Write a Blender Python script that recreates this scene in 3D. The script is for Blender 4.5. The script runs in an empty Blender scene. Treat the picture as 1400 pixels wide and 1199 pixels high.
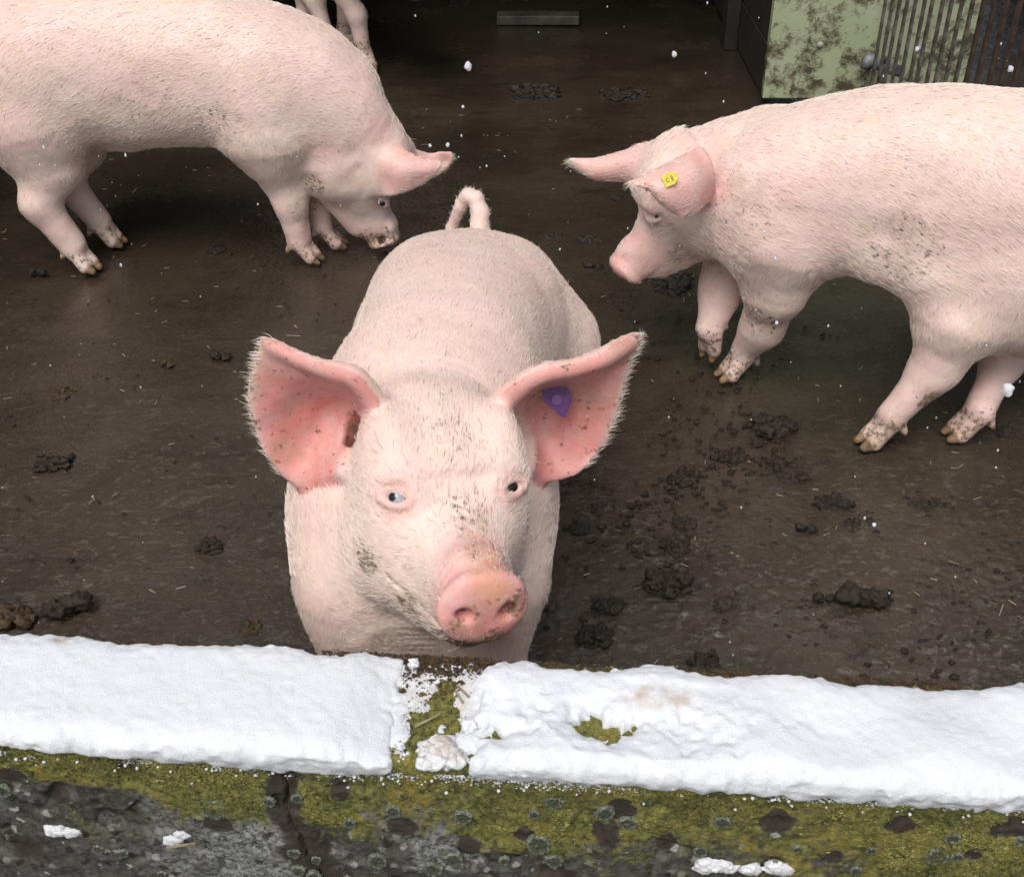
import bpy, math, random, time
import numpy as np
from mathutils import Vector, Matrix

T0 = time.time()
rng = np.random.default_rng(7)
random.seed(7)
scene = bpy.context.scene
col = scene.collection

# ------------------------------------------------------------------ camera
CAM_H = 1.5
PITCH = math.radians(35.0)
FPX = 1600.0                       # focal length in pixels of the 1400 px wide photograph
cam_data = bpy.data.cameras.new('camera')
cam_data.sensor_width = 36.0
cam_data.sensor_fit = 'HORIZONTAL'
cam_data.lens = 36.0 * FPX / 1400.0
cam_data.clip_start = 0.02
cam_data.clip_end = 500.0
cam = bpy.data.objects.new('camera', cam_data)
cam.location = (0, 0, CAM_H)
cam.rotation_euler = (math.pi / 2 - PITCH, 0, 0)
col.objects.link(cam)
scene.camera = cam

# ------------------------------------------------------------------ light
SUN_EL, SUN_AZ = math.radians(58), math.radians(200)      # high, from behind the photographer, overcast
world = bpy.data.worlds.new('World')
scene.world = world
world.use_nodes = True
wn = world.node_tree
for n in list(wn.nodes):
    wn.nodes.remove(n)
sky = wn.nodes.new('ShaderNodeTexSky')
sky.sky_type = 'NISHITA'
sky.sun_disc = False
sky.sun_elevation = SUN_EL
sky.sun_rotation = SUN_AZ
sky.air_density = 1.0
sky.dust_density = 4.0
sky.ozone_density = 1.0
hsv = wn.nodes.new('ShaderNodeHueSaturation')
hsv.inputs['Saturation'].default_value = 0.45
bg = wn.nodes.new('ShaderNodeBackground')
bg.inputs['Strength'].default_value = 0.105
wo = wn.nodes.new('ShaderNodeOutputWorld')
wn.links.new(sky.outputs[0], hsv.inputs['Color'])
wn.links.new(hsv.outputs[0], bg.inputs[0])
wn.links.new(bg.outputs[0], wo.inputs[0])
sun_d = bpy.data.lights.new('sun', 'SUN')
sun_d.energy = 1.5
sun_d.angle = math.radians(35)
sun_d.color = (1.0, 0.97, 0.93)
sun = bpy.data.objects.new('sun', sun_d)
sdir = Vector((math.sin(SUN_AZ) * math.cos(SUN_EL), math.cos(SUN_AZ) * math.cos(SUN_EL), math.sin(SUN_EL)))
sun.rotation_euler = (-sdir).to_track_quat('-Z', 'Y').to_euler()
sun.location = (0, 0, 8)
col.objects.link(sun)
scene.view_settings.view_transform = 'Standard'
scene.view_settings.look = 'None'
scene.view_settings.gamma = 1.0
scene.view_settings.use_curve_mapping = False
scene.view_settings.exposure = 0.30
scene.cycles.max_bounces = 8

# ------------------------------------------------------------------ helpers
def at(px, py, Y):
    """a point of the place: the photograph's pixel, at the distance Y in front of the camera's foot"""
    c, s = math.cos(PITCH), math.sin(PITCH)
    a, b = (px - 700) / FPX, (600 - py) / FPX
    d = np.array([a, c + b * s, -s + b * c])
    t = Y / d[1]
    return np.array([0, 0, CAM_H]) + d * t

def at_z(px, py, Z):
    c, s = math.cos(PITCH), math.sin(PITCH)
    a, b = (px - 700) / FPX, (600 - py) / FPX
    d = np.array([a, c + b * s, -s + b * c])
    return np.array([0, 0, CAM_H]) + d * ((Z - CAM_H) / d[2])

def tag(o, label=None, cat=None, group=None, kind=None):
    if label: o['label'] = label
    if cat: o['category'] = cat
    if group: o['group'] = group
    if kind: o['kind'] = kind
    return o

def empty(name, loc):
    o = bpy.data.objects.new(name, None)
    o.location = loc
    o.empty_display_size = 0.1
    col.objects.link(o)
    return o

def new_mesh(name, V, F, smooth=True):
    me = bpy.data.meshes.new(name)
    V = np.ascontiguousarray(V, dtype=np.float32)
    if isinstance(F, np.ndarray):
        k = F.shape[1]
        me.vertices.add(len(V)); me.vertices.foreach_set('co', V.ravel())
        me.loops.add(F.size); me.loops.foreach_set('vertex_index', np.ascontiguousarray(F, dtype=np.int32).ravel())
        me.polygons.add(len(F))
        me.polygons.foreach_set('loop_start', np.arange(0, F.size, k, dtype=np.int32))
        me.update(calc_edges=True)
    else:
        me.from_pydata([tuple(v) for v in V.tolist()], [], F)
        me.update()
    me.polygons.foreach_set('use_smooth', np.full(len(me.polygons), smooth))
    me.validate()
    return me

def link(name, me, mat=None, parent=None, loc=None, origin=None):
    """origin: shift the mesh so that the object's origin is there"""
    if origin is not None:
        me.transform(Matrix.Translation(-Vector(origin)))
    o = bpy.data.objects.new(name, me)
    if mat is not None and not me.materials:
        me.materials.append(mat)
    if origin is not None: o.location = origin
    if loc is not None: o.location = loc
    if parent is not None:
        o.parent = parent
        o.location = Vector(o.location) - Vector(parent.location) if loc is None else o.location
    col.objects.link(o)
    return o

class MB:
    def __init__(s): s.V, s.F = [], []
    def add(s, V, F):
        n = len(s.V); s.V += [tuple(v) for v in V]; s.F += [tuple(i + n for i in f) for f in F]
    def box(s, c, h, rot=None):
        P = []
        for x in (-1, 1):
            for y in (-1, 1):
                for z in (-1, 1):
                    v = Vector((x * h[0], y * h[1], z * h[2]))
                    if rot is not None: v = rot @ v
                    P.append((v.x + c[0], v.y + c[1], v.z + c[2]))
        s.add(P, [(0,1,3,2),(4,6,7,5),(0,4,5,1),(2,3,7,6),(0,2,6,4),(1,5,7,3)])
    def tube(s, pts, rads, n=10):
        pts = [Vector(p) for p in pts]
        if not hasattr(rads, '__len__'): rads = [rads] * len(pts)
        V, F = [], []
        for i, p in enumerate(pts):
            t = (pts[min(i + 1, len(pts) - 1)] - pts[max(i - 1, 0)]).normalized()
            a = Vector((0, 0, 1)) if abs(t.z) < .9 else Vector((1, 0, 0))
            u = t.cross(a).normalized(); v = t.cross(u)
            for k in range(n):
                th = 2 * math.pi * k / n
                V.append(p + (u * math.cos(th) + v * math.sin(th)) * rads[i])
        for i in range(len(pts) - 1):
            for k in range(n):
                F.append((i*n+k, i*n+(k+1)%n, (i+1)*n+(k+1)%n, (i+1)*n+k))
        F.append(tuple(range(n - 1, -1, -1))); F.append(tuple((len(pts)-1)*n + k for k in range(n)))
        s.add(V, F)
    def mesh(s, name, smooth=False, bevel=0):
        me = bpy.data.meshes.new(name); me.from_pydata([tuple(v) for v in s.V], [], s.F); me.update()
        if bevel:
            import bmesh
            bm = bmesh.new(); bm.from_mesh(me)
            bmesh.ops.bevel(bm, geom=list(bm.edges), offset=bevel, segments=2, affect='EDGES', profile=0.6)
            bm.to_mesh(me); bm.free()
        me.polygons.foreach_set('use_smooth', np.full(len(me.polygons), smooth))
        return me

# ------------------------------------------------------------------ numpy noise
_perm = rng.random((64, 64, 64)).astype(np.float32)
def vnoise(P):
    P = np.asarray(P, dtype=np.float32)
    i = np.floor(P).astype(np.int32); f = P - i
    f = f * f * f * (f * (f * 6 - 15) + 10)
    i &= 63; j = (i + 1) & 63
    x0, y0, z0 = i[..., 0], i[..., 1], i[..., 2]; x1, y1, z1 = j[..., 0], j[..., 1], j[..., 2]
    fx, fy, fz = f[..., 0], f[..., 1], f[..., 2]
    a = _perm[x0, y0, z0] * (1 - fx) + _perm[x1, y0, z0] * fx
    b = _perm[x0, y1, z0] * (1 - fx) + _perm[x1, y1, z0] * fx
    c = _perm[x0, y0, z1] * (1 - fx) + _perm[x1, y0, z1] * fx
    d = _perm[x0, y1, z1] * (1 - fx) + _perm[x1, y1, z1] * fx
    a = a * (1 - fy) + b * fy; c = c * (1 - fy) + d * fy
    return (a * (1 - fz) + c * fz) * 2 - 1
def fbm(P, freq, octv=4, gain=0.5, off=0.0):
    P = np.asarray(P, dtype=np.float32) * freq + off
    s, a = 0, 1.0
    for _ in range(octv):
        s = s + vnoise(P) * a; P = P * 2.03 + 17.3; a *= gain
    return s

# ------------------------------------------------------------------ signed distance modelling
F32 = np.float32
def nrm(v):
    v = np.asarray(v, float); return v / np.linalg.norm(v)

class RoundCone:
    def __init__(s, a, b, ra, rb, k=0.03, sub=False):
        s.a, s.b, s.ra, s.rb, s.k, s.sub = np.array(a, F32), np.array(b, F32), float(ra), float(rb), k, sub
    def d(s, P):
        ab = s.b - s.a; L2 = ab @ ab
        q = P - s.a
        t = np.clip((q @ ab) / L2, 0, 1)
        q = q - t[:, None] * ab
        return np.sqrt(np.einsum('ij,ij->i', q, q)) - (s.ra + (s.rb - s.ra) * t)

class Ell:
    """ellipsoid; axes = rows of M (orthonormal), radii r"""
    def __init__(s, c, r, M=None, k=0.03, sub=False):
        s.c, s.r, s.M, s.k, s.sub = np.array(c, F32), np.array(r, F32), (np.eye(3, dtype=F32) if M is None else np.array(M, F32)), k, sub
    def d(s, P):
        q = (P - s.c) @ s.M.T
        a = q / s.r; b = a / s.r
        k0 = np.sqrt(np.einsum('ij,ij->i', a, a)); k1 = np.sqrt(np.einsum('ij,ij->i', b, b)) + 1e-9
        return k0 * (k0 - 1) / k1

class Loft:
    """stations: centre, half width, height above, height below the centre; up vector per station"""
    def __init__(s, C, w, ht, hb, up, k=0.04, n=60, p=2.25, sub=False):
        C = np.array(C, float); m = len(C)
        if np.ndim(up) == 1: up = np.tile(up, (m, 1))
        t = np.linspace(0, m - 1, n)
        def cr(A):
            A = np.asarray(A, float)
            if A.ndim == 1: A = A[:, None]
            i = np.clip(np.floor(t).astype(int), 0, m - 2); f = (t - i)[:, None]
            p0, p1, p2, p3 = A[np.maximum(i-1, 0)], A[i], A[i+1], A[np.minimum(i+2, m-1)]
            return .5*((2*p1)+(-p0+p2)*f+(2*p0-5*p1+4*p2-p3)*f*f+(-p0+3*p1-3*p2+p3)*f**3)
        s.C = cr(C); s.w = cr(w)[:, 0]; s.ht = cr(ht)[:, 0]; s.hb = cr(hb)[:, 0]
        T = np.gradient(s.C, axis=0); s.ds = np.linalg.norm(T, axis=1); s.T = T / s.ds[:, None]
        U = cr(up); U = U - (U * s.T).sum(1)[:, None] * s.T; s.U = U / np.linalg.norm(U, axis=1)[:, None]
        s.S = np.cross(s.T, s.U); s.k, s.sub, s.p = k, sub, p
        g = lambda a: np.gradient(a) / s.ds
        s.sl = 1 / np.sqrt(1 + np.max([g(s.w)**2, g(s.ht)**2, g(s.hb)**2], axis=0))
        s.sl = np.convolve(np.pad(s.sl, 3, mode='edge'), np.ones(7) / 7, 'valid')
        s.pack = np.concatenate([s.C, s.S, s.U, s.T, s.w[:, None], s.ht[:, None], s.hb[:, None], s.ds[:, None], s.sl[:, None]], 1).astype(F32)
    def frame(s, P):
        lo, hi = P.min(0), P.max(0); m = (lo + hi) / 2; r = np.linalg.norm(hi - lo) / 2
        if r < .3:
            dc = np.linalg.norm(s.C - m, axis=1)
            ok = np.where(dc < dc.min() + 2 * r + .001)[0]
            a, b = ok[0], ok[-1] + 1
        else: a, b = 0, len(s.C)
        C = s.C[a:b].astype(np.float32) - m.astype(np.float32); Q = (P - m).astype(np.float32)
        return ((C * C).sum(1)[None] - 2 * (Q @ C.T)).argmin(1) + a
    def d(s, P):
        P = P.astype(F32)
        i = s.frame(P)
        A = s.pack[i]
        q = P - A[:, :3]
        f = i + np.clip(np.einsum('ij,ij->i', q, A[:, 9:12]) / A[:, 15], -.75, .75)
        f = np.clip(f, 0, len(s.C) - 1.001).astype(F32); i0 = np.floor(f).astype(int); g = (f - i0)[:, None]
        A = s.pack[i0] * (1 - g) + s.pack[i0 + 1] * g
        q = P - A[:, :3]
        x = np.einsum('ij,ij->i', q, A[:, 3:6]); y = np.einsum('ij,ij->i', q, A[:, 6:9]); z = np.einsum('ij,ij->i', q, A[:, 9:12])
        w, ht, hb = A[:, 12], A[:, 13], A[:, 14]
        h = np.where(y > 0, ht, hb)
        w = np.maximum(w, 1e-3); h = np.maximum(h, 1e-3); sl = A[:, 16]
        e = F32(s.p)
        k0 = (np.abs(x / w)**e + np.abs(y / h)**e)**F32(1 / e)
        r = np.sqrt(x*x + y*y) / np.maximum(k0, 1e-6)           # radius along this direction
        r = np.where(k0 < 1e-3, np.minimum(w, h), r)
        # projected distance, damped where the section is flattened
        g2 = np.sqrt((x / w**2)**2 + (y / h**2)**2) + 1e-9
        k2 = np.sqrt((x / w)**2 + (y / h)**2)
        d1 = (k0 - 1) * k2 / g2
        d1 = np.where(k2 < .2, (k0 - 1) * np.minimum(w, h), d1)
        d1 = d1 * sl
        zo = np.where((f < .01) | (f > len(s.C) - 1.02), np.abs(z), 0)
        return np.where(zo > 0, np.sqrt(np.maximum(d1, 0)**2 + zo**2) + np.minimum(d1, 0) * (zo < 1e-4), d1)

class Cloud:
    """a thin sheet given as dense points with radii"""
    def __init__(s, Q, r, k=0.012, sub=False):
        s.Q, s.r, s.k, s.sub = Q, r, k, sub
        s.lo, s.hi = Q.min(0) - .02, Q.max(0) + .02
    def d(s, P):
        o = np.maximum(np.maximum(s.lo - P, P - s.hi), 0); bd = np.linalg.norm(o, axis=1)
        out = bd + .02
        near = bd < .02
        if near.any():
            p = P[near]
            m = ((s.Q > p.min(0) - .035) & (s.Q < p.max(0) + .035)).all(1)
            if m.any():
                Q, r = s.Q[m].astype(np.float32), s.r[m].astype(np.float32)
                p = p.astype(np.float32)
                res = np.empty(len(p), np.float32)
                for a in range(0, len(p), 4096):
                    pp = p[a:a+4096]
                    D2 = (pp**2).sum(1)[:, None] - 2 * pp @ Q.T + (Q**2).sum(1)[None]
                    res[a:a+4096] = (np.sqrt(np.maximum(D2, 0)) - r[None]).min(1)
                out[near] = res
            else:
                out[near] = .035
        return out

def sdf_eval(prims, P, cull=None):
    d = None
    for i, pr in enumerate(prims):
        if cull is not None and not cull[i]: continue
        e = pr.d(P)
        if d is None: d = e; continue
        k = pr.k
        if pr.sub:
            h = np.maximum(k - np.abs(d + e), 0) / k
            d = np.maximum(d, -e) + h * h * k * .25
        else:
            h = np.maximum(k - np.abs(d - e), 0) / k
            d = np.minimum(d, e) - h * h * k * .25
    return d

def polygonise(prims, lo, hi, res, disp=None, fine=None):
    """block-sparse sampling + naive surface nets; returns vertices and quads"""
    lo, hi = np.array(lo, float), np.array(hi, float)
    B = 16
    nb = np.ceil((hi - lo) / (res * B)).astype(int)
    N = nb * B + 1
    G = np.full(N, 9.0, np.float32)
    ii = np.stack(np.meshgrid(*[np.arange(n) for n in nb], indexing='ij'), -1).reshape(-1, 3)
    C = lo + (ii + .5) * B * res
    Dp = np.stack([pr.d(C) for pr in prims])
    half = B * res * .5 * 1.7321
    dc = sdf_eval(prims, C)
    dmin = np.min(np.where(np.array([pr.sub for pr in prims])[:, None], 9, Dp), axis=0)
    keep = np.where((np.abs(dc) < half * 1.25 + .008) | (np.abs(dmin) < half * 1.1))[0]
    SB = 4; nsb = B // SB; shalf = SB * res * .5 * 1.7321
    SI = np.stack(np.meshgrid(*[np.arange(nsb)] * 3, indexing='ij'), -1).reshape(-1, 3); SC = (SI + .5) * SB
    def work(b):
        o = ii[b] * B
        cull = [(Dp[i, b] < half * 2.2 + pr.k) if pr.sub else (Dp[i, b] < max(dmin[b], 0) + half * 2.2 + pr.k) for i, pr in enumerate(prims)]
        if not any(c and not p.sub for c, p in zip(cull, prims)): return
        first = [p for c, p in zip(cull, prims) if c]
        if first[0].sub: return
        ds = sdf_eval(first, (lo + (SC + o) * res).astype(F32))
        actv = np.abs(ds) < shalf * 1.5 + .004
        if not actv.any():
            cur = G[o[0]:o[0]+B+1, o[1]:o[1]+B+1, o[2]:o[2]+B+1]
            cur[cur == 9.0] = -.5 if ds.max() < 0 else .5
            return
        blk = np.empty((B + 1,) * 3, F32)
        sg = np.where(ds < 0, F32(-.5), F32(.5)).reshape(nsb, nsb, nsb)
        blk[:B, :B, :B] = sg.repeat(SB, 0).repeat(SB, 1).repeat(SB, 2)
        blk[B] = blk[B-1]; blk[:, B] = blk[:, B-1]; blk[:, :, B] = blk[:, :, B-1]
        mk = np.zeros((B + 1,) * 3, bool)
        for j in np.where(actv)[0]:
            x, y, z = SI[j] * SB
            mk[x:x+SB+1, y:y+SB+1, z:z+SB+1] = True
        ix = np.argwhere(mk)
        P = (lo + (ix + o) * res).astype(F32)
        d = sdf_eval(first, P)
        if disp is not None: d = d + disp(P, d)
        blk[mk] = d
        cur = G[o[0]:o[0]+B+1, o[1]:o[1]+B+1, o[2]:o[2]+B+1]
        np.copyto(cur, blk, where=(np.abs(cur) == .5) | (cur == 9.0))
    for b in keep: work(b)
    # blocks wholly inside
    inside = np.where(dc < 0)[0]
    for b in inside:
        o = ii[b] * B
        sub = G[o[0]:o[0]+B+1, o[1]:o[1]+B+1, o[2]:o[2]+B+1]
        sub[sub == 9.0] = -.5
    return surface_nets(G, lo, res)

def surface_nets(G, lo, res):
    S = G < 0
    c = S[:-1, :-1, :-1].astype(np.int8)
    cnt = np.zeros_like(c)
    for dx in (0, 1):
        for dy in (0, 1):
            for dz in (0, 1):
                cnt += S[dx:S.shape[0]-1+dx, dy:S.shape[1]-1+dy, dz:S.shape[2]-1+dz]
    act = (cnt > 0) & (cnt < 8)
    idx = np.argwhere(act)
    vid = np.full(act.shape, -1, np.int32)
    vid[act] = np.arange(len(idx))
    acc = np.zeros((len(idx), 3)); num = np.zeros(len(idx))
    corners = [(a, b, d) for a in (0, 1) for b in (0, 1) for d in (0, 1)]
    val = {k: G[idx[:, 0]+k[0], idx[:, 1]+k[1], idx[:, 2]+k[2]] for k in corners}
    for k in corners:
        for ax in range(3):
            if k[ax]: continue
            m = list(k); m[ax] = 1; m = tuple(m)
            a, b = val[k], val[m]
            cr = (a < 0) != (b < 0)
            t = np.where(cr, a / np.where(a == b, 1, a - b), 0)
            base = np.array(k, float)
            p = np.tile(base, (len(idx), 1)); p[:, ax] += t
            acc += p * cr[:, None]; num += cr
    V = lo + (idx + acc / num[:, None]) * res
    F = []
    for ax in range(3):
        u, v = (ax + 1) % 3, (ax + 2) % 3
        sl0 = [slice(None)] * 3; sl1 = [slice(None)] * 3
        sl0[ax] = slice(0, -1); sl1[ax] = slice(1, None)
        A, Bq = S[tuple(sl0)], S[tuple(sl1)]
        cr = np.argwhere(A != Bq)
        ok = (cr[:, u] > 0) & (cr[:, v] > 0) & (cr[:, u] < act.shape[u]) & (cr[:, v] < act.shape[v]) & (cr[:, ax] < act.shape[ax])
        cr = cr[ok]
        flip = A[tuple(cr.T)]
        q = []
        for du, dv in ((-1, -1), (0, -1), (0, 0), (-1, 0)):
            e = cr.copy(); e[:, u] += du; e[:, v] += dv
            q.append(vid[tuple(e.T)])
        q = np.stack(q, 1)
        q[~flip] = q[~flip][:, ::-1]
        F.append(q)
    F = np.concatenate(F)
    F = F[(F >= 0).all(1)]
    return V, F

def vert_normals(V, F):
    a = V[F[:, 2]] - V[F[:, 0]]; b = V[F[:, 3]] - V[F[:, 1]]
    n = np.cross(a, b)
    N = np.zeros_like(V)
    for k in range(4):
        for c in range(3):
            N[:, c] += np.bincount(F[:, k], weights=n[:, c], minlength=len(V))
    return N / (np.linalg.norm(N, axis=1)[:, None] + 1e-12)
LOWQ = False
# ------------------------------------------------------------------ materials
class NT:
    def __init__(s, name):
        s.m = bpy.data.materials.new(name); s.m.use_nodes = True
        s.t = s.m.node_tree; s.t.nodes.clear()
        s.out = s.t.nodes.new('ShaderNodeOutputMaterial')
        s.b = s.t.nodes.new('ShaderNodeBsdfPrincipled')
        s.t.links.new(s.b.outputs[0], s.out.inputs[0])
    def n(s, typ, **kw):
        x = s.t.nodes.new(typ)
        for k, v in kw.items():
            if hasattr(x, k): setattr(x, k, v)
            else: x.inputs[k.replace('_', ' ')].default_value = v
        return x
    def l(s, a, b): s.t.links.new(a, b)
    def put(s, sock, v):
        if hasattr(v, 'is_linked') or hasattr(v, 'links'): s.l(v, sock)
        else: sock.default_value = v
    def coord(s, scale=(1, 1, 1), obj=True):
        c = s.n('ShaderNodeTexCoord'); mp = s.n('ShaderNodeMapping')
        mp.inputs['Scale'].default_value = scale
        s.l(c.outputs['Object'], mp.inputs[0]); return mp.outputs[0]
    def noise(s, vec, scale, detail=4, rough=.55, dist=0):
        x = s.n('ShaderNodeTexNoise'); s.l(vec, x.inputs['Vector'])
        x.inputs['Scale'].default_value = scale; x.inputs['Detail'].default_value = detail
        x.inputs['Roughness'].default_value = rough; x.inputs['Distortion'].default_value = dist
        return x.outputs['Fac']
    def voro(s, vec, scale, feature='F1', out='Distance', rand=1):
        x = s.n('ShaderNodeTexVoronoi'); x.feature = feature; s.l(vec, x.inputs['Vector'])
        x.inputs['Scale'].default_value = scale; x.inputs['Randomness'].default_value = rand
        return x.outputs[out]
    def ramp(s, fac, stops, interp='LINEAR'):
        x = s.n('ShaderNodeValToRGB'); x.color_ramp.interpolation = interp
        e = x.color_ramp.elements
        while len(e) < len(stops): e.new(.5)
        for a, (p, c) in zip(e, stops):
            a.position = p
            a.color = (c, c, c, 1) if not hasattr(c, '__len__') else (*c, 1)
        s.put(x.inputs[0], fac); return x.outputs[0]
    def math(s, op, a, b=0.0, c=None, clamp=False):
        x = s.n('ShaderNodeMath'); x.operation = op; x.use_clamp = clamp
        s.put(x.inputs[0], a); s.put(x.inputs[1], b)
        if c is not None: s.put(x.inputs[2], c)
        return x.outputs[0]
    def mix(s, f, a, b, mode='MIX'):
        x = s.n('ShaderNodeMix'); x.data_type = 'RGBA'; x.blend_type = mode
        s.put(x.inputs[0], f)
        for sock, v in ((x.inputs[6], a), (x.inputs[7], b)):
            if hasattr(v, '__len__') and not hasattr(v, 'links'): v = (*v, 1) if len(v) == 3 else v
            s.put(sock, v)
        return x.outputs[2]
    def bump(s, h, strength=.3, dist=.01, prev=None):
        x = s.n('ShaderNodeBump'); s.put(x.inputs['Strength'], strength)
        x.inputs['Distance'].default_value = dist; s.put(x.inputs['Height'], h)
        if prev is not None: s.l(prev, x.inputs['Normal'])
        return x.outputs[0]
    def attr(s, name):
        x = s.n('ShaderNodeAttribute'); x.attribute_name = name; return x
    def base(s, v): s.put(s.b.inputs['Base Color'], (*v, 1) if isinstance(v, tuple) else v)
    def set(s, **kw):
        for k, v in kw.items(): s.put(s.b.inputs[k.replace('_', ' ')], v)

def skin_material(name, warm=(0.84, 0.66, 0.585)):
    t = NT(name)
    v = t.coord()
    at_ = t.attr('regions')
    sep = t.n('ShaderNodeSeparateColor'); t.l(at_.outputs['Color'], sep.inputs[0])
    pink, dirt_shade, hoof = sep.outputs[0], sep.outputs[1], sep.outputs[2]
    c = t.mix(t.ramp(t.noise(v, 6, 5), [(.35, 0), (.7, 1)]), warm, (0.82, 0.575, 0.53))
    c = t.mix(t.ramp(t.noise(v, 17, 4, .6), [(.45, 0), (.75, .55)]), c, (0.74, 0.60, 0.45))
    c = t.mix(t.ramp(t.noise(v, 60, 3), [(.4, 0), (.7, .25)]), c, (0.66, 0.42, 0.37))
    pk = t.mix(t.ramp(t.noise(v, 28, 4), [(.35, 0), (.65, 1)]), (0.72, 0.27, 0.24), (0.70, 0.36, 0.34))
    c = t.mix(t.math('MULTIPLY', pink, t.ramp(t.noise(v, 12, 3), [(.2, .75), (.6, 1)])), c, pk)
    # scratches, dung specks, and shade painted at the ears
    dn = t.noise(v, 90, 5, .7)
    lvl = t.math('ADD', t.math('MULTIPLY', dirt_shade, .42), dn)
    spk = t.ramp(lvl, [(.72, 0), (.80, 1)])
    c = t.mix(t.math('MULTIPLY', spk, .85), c, (0.085, 0.055, 0.035))
    sm = t.ramp(t.math('ADD', t.math('MULTIPLY', dirt_shade, .45), t.noise(v, 11, 5, .65)), [(.62, 0), (.95, .7)])
    c = t.mix(sm, c, (0.30, 0.215, 0.13))
    org = t.math('MULTIPLY', at_.outputs['Alpha'], t.ramp(t.noise(v, 40, 4), [(.3, .3), (.6, 1)]))
    c = t.mix(org, c, (0.62, 0.28, 0.13))
    hc = t.mix(t.ramp(t.noise(v, 55, 4), [(.35, 0), (.65, 1)]), (0.34, 0.22, 0.12), (0.13, 0.085, 0.05))
    c = t.mix(hoof, c, hc)
    t.base(c)
    t.set(Roughness=.52,  Specular_IOR_Level=.35)
    t.b.inputs['Subsurface Radius'].default_value = (1.0, .35, .2)
    h = t.math('ADD', t.noise(v, 260, 3), t.math('MULTIPLY', t.noise(v, 55, 4), 1.5))
    t.set(Normal=t.bump(h, .35, .0016))
    return t.m

def hair_material(name, c1, c2):
    t = NT(name)
    r = t.n('ShaderNodeHairInfo')
    c = t.mix(r.outputs['Random'], c1, c2)
    t.base(c); t.set(Roughness=.45, Specular_IOR_Level=.3)
    return t.m

M = {}
M['skin'] = skin_material('pig_skin')
M['hair'] = hair_material('pig_bristles', (0.94, 0.87, 0.79), (0.88, 0.76, 0.62))
M['hair_dark'] = hair_material('dirty_bristles', (0.30, 0.20, 0.11), (0.13, 0.085, 0.05))
t = NT('eye_white'); t.base((.36, .40, .43)); t.set(Roughness=.08); M['eye_white'] = t.m
t = NT('eye_dark'); t.base((.012, .009, .008)); t.set(Roughness=.06); M['eye_dark'] = t.m
# wet slurry-covered yard floor
t = NT('wet_floor'); v = t.coord()
c = t.mix(t.ramp(t.noise(v, 2.2, 6, .6), [(.35, 0), (.65, 1)]), (0.029, 0.022, 0.0145), (0.056, 0.043, 0.029))
c = t.mix(t.ramp(t.noise(v, 9, 5, .65), [(.5, 0), (.75, .6)]), c, (0.024, 0.022, 0.014))
c = t.mix(t.ramp(t.noise(v, 1.3, 3), [(.5, 0), (.7, .5)]), c, (0.068, 0.047, 0.032))
c = t.mix(t.ramp(t.noise(t.coord((1, 3.0, 1)), 5.5, 6, .7), [(.55, 0), (.68, .75)]), c, (0.020, 0.015, 0.010))
c = t.mix(t.ramp(t.noise(v, 130, 4, .7), [(.60, 0), (.72, .8)]), c, (0.014, 0.010, 0.007))
c = t.mix(t.ramp(t.noise(v, 210, 3, .6), [(.64, 0), (.72, .7)]), c, (0.16, 0.135, 0.095))
# short pale curved ridges on the slurry, mostly next to the wall
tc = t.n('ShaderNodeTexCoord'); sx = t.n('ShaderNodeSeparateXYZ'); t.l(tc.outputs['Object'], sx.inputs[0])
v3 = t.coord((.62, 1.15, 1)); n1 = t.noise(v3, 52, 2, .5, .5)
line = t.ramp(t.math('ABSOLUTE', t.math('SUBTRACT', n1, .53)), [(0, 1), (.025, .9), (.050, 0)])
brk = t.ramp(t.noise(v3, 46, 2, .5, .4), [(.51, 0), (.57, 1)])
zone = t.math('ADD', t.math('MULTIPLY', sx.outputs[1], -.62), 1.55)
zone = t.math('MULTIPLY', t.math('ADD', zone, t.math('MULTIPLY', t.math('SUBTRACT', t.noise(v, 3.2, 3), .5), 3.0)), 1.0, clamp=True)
pale_arcs = t.math('MULTIPLY', t.math('MULTIPLY', line, brk), zone)
c = t.mix(t.math('MULTIPLY', pale_arcs, .6), c, (0.17, 0.155, 0.13))
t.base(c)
wet = t.noise(v, 3.2, 5, .6)
t.set(Roughness=t.ramp(wet, [(.40, .07), (.62, .32)]), Specular_IOR_Level=.5)
h = t.math('ADD', t.math('MULTIPLY', t.noise(v, 85, 5, .6, .6), 1.0), t.math('MULTIPLY', t.noise(v, 24, 3, .6, .4), 1.6))
t.set(Normal=t.bump(h, t.ramp(wet, [(.36, .22), (.6, .5)]), .006))
v2 = t.coord((.55, 1, 1))
hw = t.math('ADD', t.noise(v2, 75, 4, .6, 1.2), t.math('MULTIPLY', t.noise(v2, 160, 3, .6, .8), .5))
t.set(Coat_Weight=t.ramp(wet, [(.40, 1), (.66, .25)]), Coat_Roughness=.07, Coat_IOR=1.38, Coat_Normal=t.bump(t.math('ADD', hw, t.math('MULTIPLY', pale_arcs, .8)), .9, .006))
M['floor'] = t.m
t = NT('earth'); t.base((.045, .037, .028)); t.set(Roughness=.9); M['earth'] = t.m

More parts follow.
